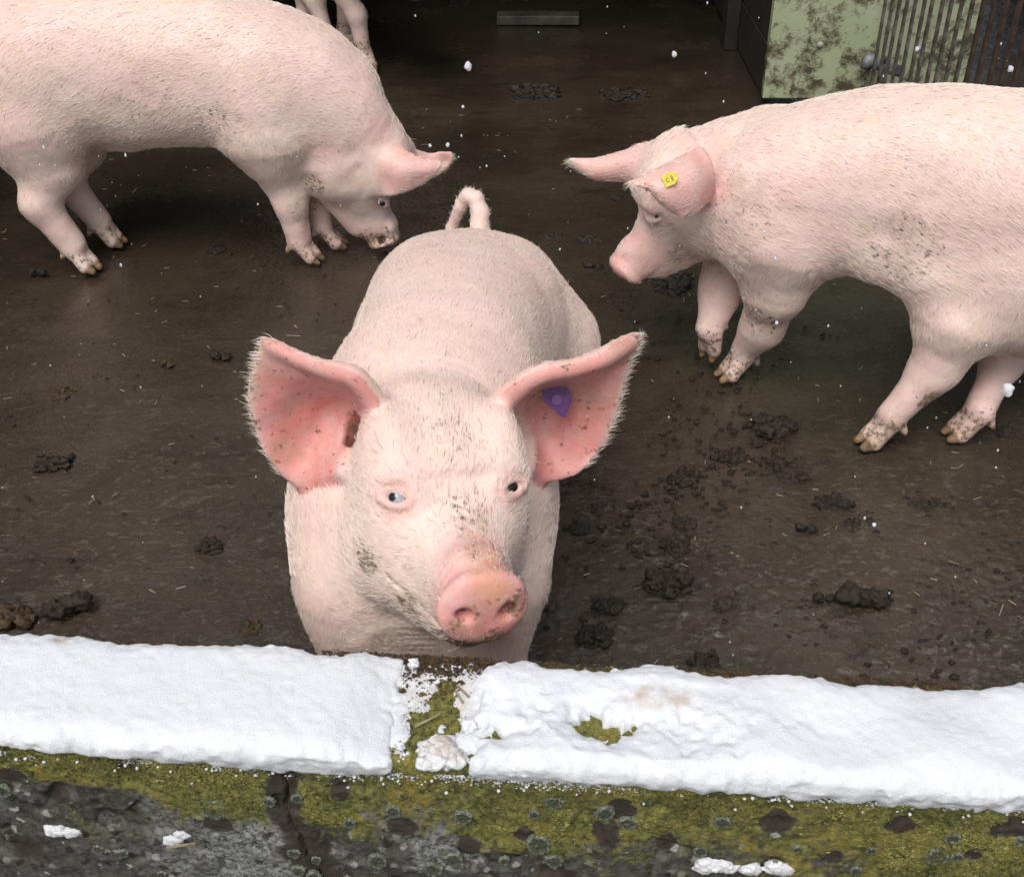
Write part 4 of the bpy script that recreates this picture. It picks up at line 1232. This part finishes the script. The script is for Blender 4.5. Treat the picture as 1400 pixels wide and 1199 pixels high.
    t1 = link('ear_tag', tg.mesh('ear_tag'), M['tag_purple'], root, origin=tuple(c))
    st = MB(); circ = [(.0075 * math.cos(a), .0075 * math.sin(a)) for a in np.linspace(0, 2*math.pi, 16, endpoint=False)]
    plate(st, circ, .0024, .0052, c); plate(st, [(x*.5, y*.5) for x, y in circ], .0054, .0072, c)
    s1 = link('stud', st.mesh('stud'), M['tag_purple_dark'], None, origin=tuple(c)); s1.parent = t1; s1.location = (0, 0, 0)
    return root

# ============ the rooting pig on the left
def left_pig():
    P = []
    yc = 3.10
    body = st_loft([(-1.465, yc, .52, .47, .03), (-1.445, yc, .61, .41, .11), (-1.385, yc, .685, .35, .158), (-1.29, yc, .722, .32, .182), (-1.12, yc, .735, .335, .18),
                    (-.95, yc, .735, .325, .182), (-.78, yc, .722, .325, .183), (-.62, yc, .675, .315, .175), (-.51, yc-.01, .60, .27, .150), (-.45, yc-.02, .52, .24, .12), (-.42, yc-.02, .46, .24, .08)], ZUP, .05, 80)
    P.append(body)
    neck = Loft([(-.68, yc, .50), (-.57, yc, .455), (-.475, yc-.02, .375), (-.435, yc-.03, .30)], [.16, .145, .118, .10], [.16, .155, .135, .115], [.16, .14, .11, .09],
                np.array([(.1, 0, 1), (.45, 0, .9), (.8, 0, .6), (1, 0, .15)]), .05, 40)
    P.append(neck)
    P.append(Ell((-1.27, yc-.085, .44), (.125, .10, .20), None, .08)); P.append(Ell((-1.27, yc+.085, .44), (.125, .10, .20), None, .08))
    P.append(Ell((-.66, yc-.095, .43), (.115, .085, .17), None, .06)); P.append(Ell((-.66, yc+.095, .43), (.115, .085, .17), None, .06))
    n0 = len(P)
    fn1, fn2 = at_z(408, 325, .08), at_z(440, 306, .08)
    hn1, hn2 = at_z(100, 335, .08), at_z(135, 302, .08)
    # near fore, far fore
    leg(P, [(-.64, yc-.10, .37), (fn1[0]-.03, fn1[1]+.01, .255), (fn1[0]-.01, fn1[1], .19), tuple(fn1)], [.088, .050, .043, .036])
    leg(P, [(-.60, yc+.09, .36), (fn2[0]+.0, fn2[1], .24), tuple(fn2)], [.085, .045, .034])
    # near hind: thigh, shank, hock, cannon
    leg(P, [(-1.27, yc-.09, .39), (-1.245, yc-.10, .285), (hn1[0]-.065, hn1[1]-.0, .205), tuple(hn1)], [.115, .074, .048, .037])
    leg(P, [(-1.27, yc+.08, .39), (-1.23, yc+.09, .285), (hn2[0]-.075, hn2[1]-.0, .205), tuple(hn2)], [.12, .075, .045, .034])
    legs = P[n0:]
    H = []
    for f, hd in ((fn1, (1, -.25, 0)), (fn2, (1, 0, 0)), (hn1, (1, -.35, 0)), (hn2, (1, -.15, 0))):
        p, h = hoof_foot(f, hd, s=.9); P += p; H += h
    # belly flank and sheath
    P.append(Ell((-1.07, yc, .325), (.10, .035, .028), None, .03))
    s = .97
    O = np.array([-.452, yc-.035, .322]); A = nrm((.33, -.03, -1)); U = np.array([1.0, -.12, .2])
    hp, pt, (A, R, U) = head_prims(O, A, U, s, slim=.80, nape=.85, muz=.86)
    P += hp
    eyes = []
    for sg in (1, -1):
        c = pt(.160, sg * .064, .060); nv = nrm(.35 * A + sg * .85 * R + .3 * U); eye_prims(P, c, nv, U, .9); eyes.append((c + nv * .002, nv))
    # ears: near one spread forward over the face, far one curled at the tip
    Yn, Yf = yc - .12, yc + .06
    E1 = [[(512,212,Yn+.03),(515,224,Yn+.01),(520,237,Yn),(523,248,Yn),(522,262,Yn+.01)],
          [(535,206,Yn+.02),(538,220,Yn-.02),(540,234,Yn-.035),(538,248,Yn-.035),(533,267,Yn-.03)],
          [(560,210,Yn+.01),(562,221,Yn-.02),(562,233,Yn-.04),(559,246,Yn-.04),(553,263,Yn-.035)],
          [(585,217,Yn),(585,225,Yn-.02),(583,234,Yn-.03),(580,242,Yn-.03),(575,253,Yn-.03)],
          [(604,221,Yn),(602,227,Yn-.015),(599,232,Yn-.02),(597,237,Yn-.02),(592,241,Yn-.02)]]
    E2 = [[(545,196,Yf),(546,204,Yf-.02),(547,214,Yf-.03),(546,224,Yf-.03),(545,234,Yf-.02)],
          [(563,204,Yf),(566,210,Yf-.02),(567,218,Yf-.03),(566,228,Yf-.03),(564,238,Yf-.02)],
          [(585,212,Yf),(586,217,Yf-.01),(588,223,Yf-.02),(587,232,Yf-.02),(584,240,Yf-.02)],
          [(604,209,Yf),(604,216,Yf),(605,223,Yf),(604,231,Yf-.01),(600,237,Yf-.01)],
          [(616,208,Yf),(618,214,Yf),(617,221,Yf),(612,229,Yf),(606,235,Yf)]]
    ears = [ear_cloud([[at(*q) for q in r] for r in E1], .0052, n=50, m=50), ear_cloud([[at(*q) for q in r] for r in E2], .0052, n=50, m=50)]
    pink = [(pt(.30, 0, 0), .05, .5), (pt(.25, 0, -.03), .07, .3), (at(545, 238, Yn), .075, .7), (at(440, 200, 2.95), .06, .25), (at(520, 180, 2.99), .05, .3)]
    dirt_shade = [(f - np.array([0, 0, .05]), .085, .5) for f in (fn1, fn2, hn1, hn2)] + [(pt(.30, 0, -.02), .10, .7), (at(300, 170, 2.93), .09, .42), (pt(.1, 0, -.15), .08, .5), (at(420, 290, 2.98), .07, .35), (at(120, 170, 2.9), .1, .2), (at(430, 250, 2.98), .06, .5), (pt(.12, -.05, -.02), .09, .38), (at(200, 150, 2.9), .13, .3)]
    def disp(Pn, d):
        o = np.zeros(len(Pn)); near = np.abs(d) < .02
        if near.any(): o[near] = fbm(Pn[near], 11, 3) * .0028
        return o
    root, V, F, N = build_pig((-1.0, yc, 0), P, ears, [(body, .35), (neck, .1), (hp[0], .1)], legs, (-1.66, 2.84, -.005), (-.12, 3.40, .80), .0052,
              pink, dirt_shade, H, 'pink pig rooting with its snout down on the wet floor, at the left', 27000 if not LOWQ else 16000, .0130, disp=disp,
              ear_front=[np.array([0, 0, -1.0])] * 2, ear_pink=.9, hair_r=.00025, lift=.13)
    for c, n_ in eyes: eyeball(root, c, n_, .88)
    return root

# ============ the pig on the right
def right_pig():
    P = []
    body = st_loft([(1.40, 2.20, .50, .44, .03), (1.375, 2.20, .62, .35, .12), (1.28, 2.205, .68, .31, .165), (1.13, 2.22, .722, .31, .186), (.96, 2.26, .742, .32, .186),
                    (.82, 2.32, .728, .33, .180), (.69, 2.38, .685, .325, .178), (.56, 2.43, .625, .32, .172), (.46, 2.46, .565, .32, .148), (.385, 2.475, .50, .33, .11), (.34, 2.48, .45, .36, .06)], ZUP, .05, 80)
    P.append(body)
    hip = np.array([1.08, 2.215, .43])
    P.append(Ell((1.12, 2.155, .46), (.175, .105, .25), None, .10)); P.append(Ell((1.14, 2.28, .46), (.16, .10, .23), None, .10))
    P.append(Ell((.575, 2.335, .44), (.115, .085, .17), None, .06)); P.append(Ell((.56, 2.51, .44), (.115, .085, .17), None, .06))
    hn = at_z(1218, 568, .08); hf = at_z(1340, 560, .08)
    fn = at_z(1018, 478, .08); ff = at_z(968, 450, .125)
    n0 = len(P)
    hk1 = at(1282, 500, 2.13); hk2 = at(1372, 490, 2.26)
    leg(P, [(1.10, 2.175, .42), tuple(at(1308, 440, 2.14)), tuple(hk1), tuple(hn)], [.125, .076, .042, .032], .10, .05)
    leg(P, [(1.14, 2.29, .38), (1.10, 2.27, .28), tuple(hk2), tuple(hf)], [.11, .065, .040, .031], .10, .05)
    el1 = at(1062, 400, 2.33)
    leg(P, [(.60, 2.33, .38), tuple(el1), tuple(at(1043, 445, 2.36)), tuple(fn)], [.092, .052, .041, .033], .08, .05)
    leg(P, [(.52, 2.50, .37), tuple(at(985, 395, 2.48)), tuple(ff)], [.07, .040, .031], .08, .05)
    legs = P[n0:]
    H = []
    for f, hd, lf in ((hn, (-1, -.25, 0), 0), (hf, (-1, -.1, 0), 0), (fn, (-1, -.35, 0), 0), (ff, (-.8, -.6, 0), .9)):
        p, h = hoof_foot(f, hd, lift=lf, s=.9); P += p; H += h
    P.append(RoundCone(at(1262, 372, 2.16), at(1205, 362, 2.2), .035, .02, .09))      # flank fold
    s = .93
    A = nrm((-.64, -.14, -.70)); U = np.array([-.7, 0, .65])
    disc = at(852, 372, 2.43)
    O = disc - A * .30 * s
    P.append(Loft([(.58, 2.43, .48), (.50, 2.45, .465), O - A * .01], [.13, .12, .09], [.12, .10, .075], [.14, .14, .12], np.array([(-.1, 0, 1), (-.3, 0, 1), U]), .06, 20))
    hp, pt, (A, R, U) = head_prims(O, A, U, s, slim=.92, nape=.62, muz=.86)
    P += hp
    eyes = []
    for sg in (1, -1):
        c = pt(.135, sg * .079, .068); nv = nrm(.35 * A + sg * .85 * R + .3 * U); eye_prims(P, c, nv, U, 1.0); eyes.append((c + nv * .002, nv))
    Yn = 2.305; Yf = 2.52
    E1 = [[(955,208,Yn+.03),(965,222,Yn),(970,240,Yn-.01),(971,258,Yn),(968,272,Yn+.01)],
          [(938,212,Yn+.0),(945,228,Yn-.045),(949,247,Yn-.07),(950,268,Yn-.075),(950,287,Yn-.065)],
          [(915,222,Yn-.02),(919,236,Yn-.065),(923,254,Yn-.09),(927,274,Yn-.095),(932,294,Yn-.085)],
          [(893,234,Yn-.04),(895,243,Yn-.075),(899,255,Yn-.095),(904,270,Yn-.10),(912,284,Yn-.09)],
          [(862,249,Yn-.06),(868,252,Yn-.075),(876,257,Yn-.085),(886,265,Yn-.08),(896,273,Yn-.07)]]
    E2 = [[(905,200,Yf-.02),(900,206,Yf-.05),(896,214,Yf-.06),(893,224,Yf-.06),(892,236,Yf-.05)],
          [(878,203,Yf),(874,211,Yf-.03),(870,221,Yf-.045),(868,233,Yf-.045),(868,245,Yf-.03)],
          [(846,212,Yf),(842,219,Yf-.02),(839,227,Yf-.03),(837,237,Yf-.03),(838,247,Yf-.02)],
          [(814,221,Yf),(812,226,Yf-.01),(810,232,Yf-.015),(810,238,Yf-.015),(812,243,Yf-.01)],
          [(781,219,Yf),(784,223,Yf),(788,227,Yf),(793,231,Yf),(798,235,Yf)]]
    ears = [ear_cloud([[at(*q) for q in r] for r in E1], .0052, n=60, m=60, k=.012), ear_cloud([[at(*q) for q in r] for r in E2], .0052, n=60, m=60)]
    pink = [(pt(.30, 0, 0), .07, .85), (pt(.22, 0, .0), .09, .5), (at(940, 252, Yn), .10, .75), (at(880, 225, Yf), .07, .5), (at(955, 195, 2.4), .08, .3), (at(1140, 340, 2.15), .06, .3)]
    dirt_shade = [(f - np.array([0, 0, .05]), .10, .55) for f in (hn, hf, fn, ff)] + [(pt(.30, 0, -.04), .06, .6), (pt(.17, -.06, .06), .05, .25), (pt(.1, 0, -.14), .07, .5), (at(1270, 545, 2.1), .05, .6), (at(1040, 440, 2.3), .07, .5),  # spot by the near eye: a smudge plus painted shadow of the ear
            (at(1020, 290, 2.3), .12, .36), (at(1230, 350, 2.1), .13, .4), (at(1160, 300, 2.1), .10, .3), (at(930, 340, 2.4), .05, .45), (at(975, 360, 2.35), .04, .5)]
    def disp(Pn, d):
        o = np.zeros(len(Pn)); near = np.abs(d) < .02
        if near.any(): o[near] = fbm(Pn[near], 11, 3, off=3.3) * .0030
        return o
    root, V, F, N = build_pig((.8, 2.3, 0), P, ears, [(body, .45), (hp[0], .15)], legs, (.06, 1.92, -.005), (1.46, 2.70, .82), .0048,
              pink, dirt_shade, H, 'pink pig at the right walking left, yellow number tag in its ear', 32000 if not LOWQ else 18000, .0135, disp=disp,
              ear_front=[np.array([0, 0, -1.0]), np.array([0, 0, -1.0])], ear_pink=.9, hair_r=.00025, lift=.13)
    for c, n_ in eyes: eyeball(root, c, n_, .85)
    # yellow tag
    c = at(916, 246, Yn - .098)
    fx = Vector(nrm(at(926, 241, Yn) - at(906, 252, Yn))); fnn = Vector((-.25, -.85, .45)).normalized(); fy = fnn.cross(fx).normalized(); fx = fy.cross(fnn)
    o2 = [(-.013, -.013), (.011, -.013), (.013, .004), (.008, .012), (0, .016), (-.008, .013), (-.013, .004)]
    o2 = [(y * 1.05, -x) for x, y in o2]
    tg = MB(); n = len(o2)
    Vv = [tuple(Vector(c) + fx * a + fy * b + fnn * z) for z in (-.001, .0018) for a, b in o2]
    tg.add(Vv, [tuple(range(n-1, -1, -1)), tuple(range(n, 2*n))] + [(i, (i+1) % n, n+(i+1) % n, n+i) for i in range(n)])
    t1 = link('ear_tag', tg.mesh('ear_tag'), M['tag_yellow'], root, origin=tuple(c))
    Mx = Matrix((fx, fy, fnn)).transposed().to_4x4()
    for txt, sz, dx, dy in (('C', .011, -.001, -.0012), ('3801', .0062, -.002, .0), ):
        cu = bpy.data.curves.new('lettering', 'FONT'); cu.body = txt; cu.size = sz; cu.extrude = .0002; cu.align_x = 'CENTER'; cu.align_y = 'CENTER'
        o = bpy.data.objects.new('lettering', cu); cu.materials.append(M['ink'])
        off = Vector(fx) * (-.005 if txt == 'C' else .005) + Vector(fnn) * .0022
        rot = Matrix.Rotation(math.radians(-90), 4, 'Z') if False else Matrix.Identity(4)
        col.objects.link(o); bpy.context.view_layer.update(); lme = bpy.data.meshes.new_from_object(o); bpy.data.objects.remove(o)
        lme.materials.clear(); lme.materials.append(M['ink']); o = bpy.data.objects.new('lettering', lme)
        o.matrix_world = Matrix.Translation(off) @ Mx @ Matrix.Rotation(math.radians(0 if txt == 'C' else 90), 4, 'Z')
        o.parent = t1
        col.objects.link(o)
    return root

# ============ the pig in the barn opening: only its legs reach into the picture
def far_pig():
    P = []
    cx, cy = -.78, 4.98
    h = nrm((.62, -.78, 0)); sd = np.cross(ZUP, h)
    def q(f, s_, z): return tuple(np.array([cx, cy, 0]) + h * f + sd * s_ + ZUP * z)
    rows = [(-.55, .50, .42, .03), (-.52, .60, .34, .12), (-.42, .68, .36, .165), (-.2, .72, .37, .18), (.05, .72, .37, .182), (.25, .71, .37, .178), (.38, .66, .38, .15), (.46, .60, .40, .11), (.5, .54, .44, .06)]
    C = [q(f, 0, (a+b)/2) for f, a, b, w in rows]; hh = [(a-b)/2 for f, a, b, w in rows]
    body = Loft(C, [r[3] for r in rows], hh, hh, ZUP, .05, 60); P.append(body)
    n0 = len(P); H = []
    feet = [at_z(497, 70, .08), at_z(470, 42, .08), at_z(448, 52, .08), at_z(418, 38, .08)]
    tops = [q(.24, -.1, .40), q(.24, .1, .40), q(-.32, -.1, .42), q(-.32, .1, .42)]
    for i, (f, tp) in enumerate(zip(feet, tops)):
        mid = (f[0] + (tp[0]-f[0])*.15, f[1] + (tp[1]-f[1])*.15, .22)
        leg(P, [tp, mid, tuple(f)], [.06, .036, .030])
    legs = P[n0:]
    for f in feet:
        p, hh_ = hoof_foot(f, (.5, -.85, 0)); P += p; H += hh_
    O = np.array(q(.50, 0, .50)); A = nrm(np.array([h[0], h[1], -.25]))
    hp, pt, ax = head_prims(O, A, ZUP, .95); P += hp
    e = []
    for sg in (-1, 1):
        rws = [[pt(-.02 + .02*j, sg * (.09 + .0*i), .16 - .012*j) + sd * 0 + np.cross(A, ZUP) * sg * .04 * i + ZUP * (.01*i) + A * .02 * i for j in range(4)] for i in range(4)]
        e.append(ear_cloud(rws, .006, n=40, m=40))
    dirt_shade = [(np.array(f) - np.array([0, 0, .03]), .13, .5) for f in feet]
    lo = np.minimum(np.min(C, 0), np.min(feet, 0)) - .38; hi = np.maximum(np.max(C, 0), np.max(feet, 0)) + .38
    lo[2] = -.006; hi[2] = .85
    build_pig((cx, cy, 0), P, e, [(body, .3), (hp[0], .1)], legs, lo, hi, .009, [], dirt_shade, H,
              'pig standing far back in the dark barn opening, only its legs in view', 9000, .018, ear_front=[np.array([0, 0, 1.0])]*2, hair_r=.0005)

front_pig()
left_pig()
right_pig()
far_pig()
# ================================================================== dung, straw, falling snow
def pile(px, py, w, kind, label, hgt=.5, brown=False):
    p = at_z(px, py, .0); d = np.linalg.norm(p - np.array([0, 0, CAM_H])); R_ = w * d / 1600 / 2
    ps = []; seed = px * .37 + py
    if kind != 'nugget':
        ps.append(blob((0, 0, R_ * .02), R_ * (.62 if kind == 'clump' else .6), seed, 4, (1, .85, .22 * (1 + hgt) if kind == 'clump' else .07), .7))
    if kind == 'clump':
        n = max(8, int(w / 3.2))
        for j in range(n):
            a, rr = rng.uniform(0, 6.28), R_ * .75 * math.sqrt(rng.random()); s = R_ * rng.uniform(.16, .36)
            ps.append(blob((rr * math.cos(a), rr * math.sin(a) * .9, s * hgt * rng.uniform(.3, 1.0)), s, seed + j * 3, 3, (1, .9, .8), .75))
    elif kind == 'nugget':
        n = max(2, int(w / 16))
        for j in range(n):
            ps.append(blob(((j - (n-1)/2) * R_ * 1.1 / max(n-1, 1) + rng.normal(0, R_*.1), rng.normal(0, R_ * .2), R_ * .42 * hgt * 1.6), R_ * (.55 if n > 1 else .9), seed + j * 5, 3, (1, .85, .8), .4))
    else:       # scattered smear
        n = max(8, int(w / 3))
        for j in range(n):
            s = R_ * rng.uniform(.07, .2); ps.append(blob((rng.normal(0, R_ * .5), rng.normal(0, R_ * .42), s * .25), s, seed + j * 3, 2, (1.2, 1, .7), .6))
    V, F = join(ps)
    q = V / max(R_, .012) + seed
    V = V * (1 + .16 * np.abs(fbm(q, 4.5, 3))[:, None]) + .05 * R_ * np.stack([fbm(q, 9, 2, off=1), fbm(q, 9, 2, off=2), fbm(q, 9, 2, off=3)], 1)
    me = new_mesh('dung', V, F)
    z = -.004
    o = link('dung_' + ('heap' if kind == 'clump' else 'dropping' if kind == 'nugget' else 'smear'), me, M['manure_brown'] if brown else M['manure'])
    o.location = (p[0], p[1], z)
    tag(o, label, 'dung', 'droppings on the yard floor')
for a in (
    (12, 845, 60, 'clump', 'brown dung heap cut by the left edge of the photo above the snow', .6, True),
    (95, 840, 50, 'nugget', 'round dark dropping just above the snow at the left', .9, False),
    (70, 632, 46, 'smear', 'flat dung smear at the far left, level with the big ear', .4, False),
    (83, 634, 20, 'nugget', 'dark dropping on the right end of the smear at the far left', .8, False),
    (289, 746, 38, 'clump', 'dark dung heap left of the front pig\'s shoulder', .4, False),
    (304, 490, 24, 'nugget', 'dark dropping just left above the front pig\'s left-hand ear tip', .8, False),
    (229, 499, 16, 'nugget', 'small brown dropping second to the left of the ear tip', .7, True),
    (133, 514, 18, 'smear', 'thin brown smear between the left pig\'s hind foot and the snow', .4, True),
    (52, 375, 18, 'nugget', 'grey-brown dropping at the rear foot of the left pig', .9, False),
    (295, 340, 28, 'smear', 'faint smear under the left pig\'s belly', .4, False),
    (343, 857, 34, 'clump', 'reddish-brown dung heap beside the front pig\'s elbow near the snow', .3, True),
    (86, 540, 40, 'smear', 'long tan smear in the middle of the left floor', .3, True),
    (755, 322, 26, 'clump', 'dark dropping right of the front pig\'s tail', .6, False),
    (805, 328, 34, 'clump', 'crumbled dung between the tail and the right pig\'s snout', .4, False),
    (812, 366, 20, 'nugget', 'small dark dropping touching the shadow of the right pig\'s snout', .6, False),
    (842, 270, 22, 'smear', 'small dark smear below the right pig\'s far ear', .4, False),
    (912, 388, 64, 'clump', 'spread dung heap under the right pig\'s jaw', .35, False),
    (735, 128, 70, 'smear', 'broad dark smear on the far floor near the barn', .3, False),
    (850, 130, 60, 'smear', 'second broad smear on the far floor, nearer the green panel', .3, False),
    (1056, 586, 56, 'clump', 'dung heap below the right pig\'s front feet', .5, False),
    (1000, 622, 50, 'smear', 'smear left below the heap under the front feet', .4, False),
    (933, 652, 50, 'smear', 'dark smear right of the front pig\'s right-hand ear', .4, False),
    (1110, 632, 40, 'smear', 'smear right of the heap under the front feet', .4, False),
    (1070, 640, 66, 'smear', 'wide trampled smear in the centre of the right floor', .35, False),
    (1196, 608, 44, 'smear', 'dark smear under the right pig\'s near hind hoof', .4, False),
    (1370, 590, 34, 'clump', 'tall dark dropping behind the right pig\'s far hind hoof', .9, False),
    (1136, 690, 44, 'clump', 'upper dark heap of the chain in the middle of the right floor', .5, False),
    (1158, 694, 18, 'nugget', 'black round dropping on the right of the chain heap', .8, False),
    (1175, 718, 60, 'smear', 'smear trailing right below the chain heap', .4, False),
    (1100, 726, 24, 'nugget', 'single round dropping below the chain heap', .8, False),
    (1265, 690, 60, 'smear', 'smear chain at the right, below the hind hooves', .4, False),
    (1365, 690, 56, 'smear', 'smear near the right edge of the photo', .4, False),
    (1275, 768, 30, 'smear', 'small smear above the two dark droppings at the right', .4, False),
    (1385, 745, 40, 'smear', 'lower smear at the right edge of the photo', .4, False),
    (1127, 822, 24, 'nugget', 'left one of the dark droppings near the snow at the right', 1.0, False),
    (1183, 825, 56, 'nugget', 'broad pair of lumps, the right one of the dark droppings near the snow', .7, False),
    (936, 714, 34, 'clump', 'small dark heap, uppermost in the column right of the front pig', .4, False),
    (922, 748, 42, 'clump', 'middle heap in the column right of the front pig', .4, False),
    (908, 800, 66, 'clump', 'largest rough dark heap right of the front pig\'s snout', .7, False),
    (833, 828, 40, 'clump', 'dung heap close to the right of the front pig\'s chest', .4, False),
    (985, 825, 40, 'smear', 'smear between the largest heap and the round dropping', .5, False),
    (815, 870, 50, 'clump', 'flat dark heap between the chest of the front pig and the snow', .25, False),
    (966, 908, 50, 'clump', 'black dung heap right behind the snowy wall', .45, False),
    (793, 720, 34, 'smear', 'dark smear just right of the front pig\'s flank', .4, False),
): pile(*a)

# crumbs
ps = []
for k in range(2600):
    x, y = rng.uniform(-1.7, 1.25), rng.uniform(1.0, 4.2)
    if k < 1700: x, y = rng.normal(.62, .34), rng.normal(1.85, .36)
    if y < 1.0: continue
    if fbm(np.array([[x, y, 0.]]), 4.3, 3)[0] < (.05 if k < 1700 else -.05): continue
    ps.append(blob((x, y, -.001), rng.uniform(.0015, .0065) * (1 if k < 1700 else .7), k, 1, (1.3, 1, .5), .7))
me = new_mesh('dung_crumbs', *join(ps)); tag(link('dung_crumbs', me, M['manure']), 'small dark crumbs of dung trodden over the floor', 'dung crumbs', kind='stuff')
# straw
mb = MB()
for k in range(330):
    x, y = rng.uniform(-1.6, 1.25), rng.uniform(1.0, 4.3); L = rng.uniform(.003, .010) * (1 if k % 9 else 1.8); a = rng.uniform(0, 3.14)
    mb.box((x, y, .0015), (L, rng.uniform(.0005, .0011), .0006), Matrix.Rotation(a, 3, 'Z') @ Matrix.Rotation(rng.normal(0, .06), 3, 'Y'))
for px, py, a, L in ((633, 950, -.9, .012), (628, 958, -1.1, .010), (585, 990, .6, .016), (765, 935, .1, .012), (800, 935, -.2, .010), (905, 918, .1, .014)):
    u, v = px_top(px, py); p = wall_pt(u, v, .006); mb.box(p, (L, .0011, .0008), Matrix.Rotation(a, 3, 'Z'))
u, z = px_face(249, 1152); mb.box(wall_pt(u, -.004, z), (.018, .0012, .0012), Matrix.Rotation(-.2, 3, 'Y'))
tag(link('straw', mb.mesh('straw'), M['straw']), 'short bits of straw scattered on the floor and the wall', 'straw', kind='stuff')
# falling snow
ps = []
for k in range(330):
    px, py, Y = rng.uniform(0, 1400), rng.uniform(0, 1000), rng.uniform(1.25, 3.6)
    p = at(px, py, Y)
    if p[2] < .03: continue
    ps.append(blob(p, rng.uniform(.0008, .0021), k, 2, (.8, .8, 1.3), .25))
for px, py, Y, r in ((1378, 533, .95, .0060), (640, 92, 1.1, .0040), (922, 75, 1.3, .0030), (1195, 718, 1.1, .0026), (648, 765, 1.2, .002), (633, 147, 1.5, .002), (588, 200, 1.5, .0024), (612, 199, 1.5, .0028), (1382, 95, 1.2, .003), (1254, 68, 1.2, .0022), (1062, 442, 1.3, .0024)):
    ps.append(blob(at(px, py, Y), r, px, 3, (.9, .9, 1.1), .22))
me = new_mesh('falling_snow', *join(ps)); me.attributes.new('stain', 'FLOAT', 'POINT')
tag(link('falling_snow', me, M['flake']), 'white snowflakes falling through the air over the yard', 'snowflakes', kind='stuff')
print('script', round(time.time() - T0, 1))
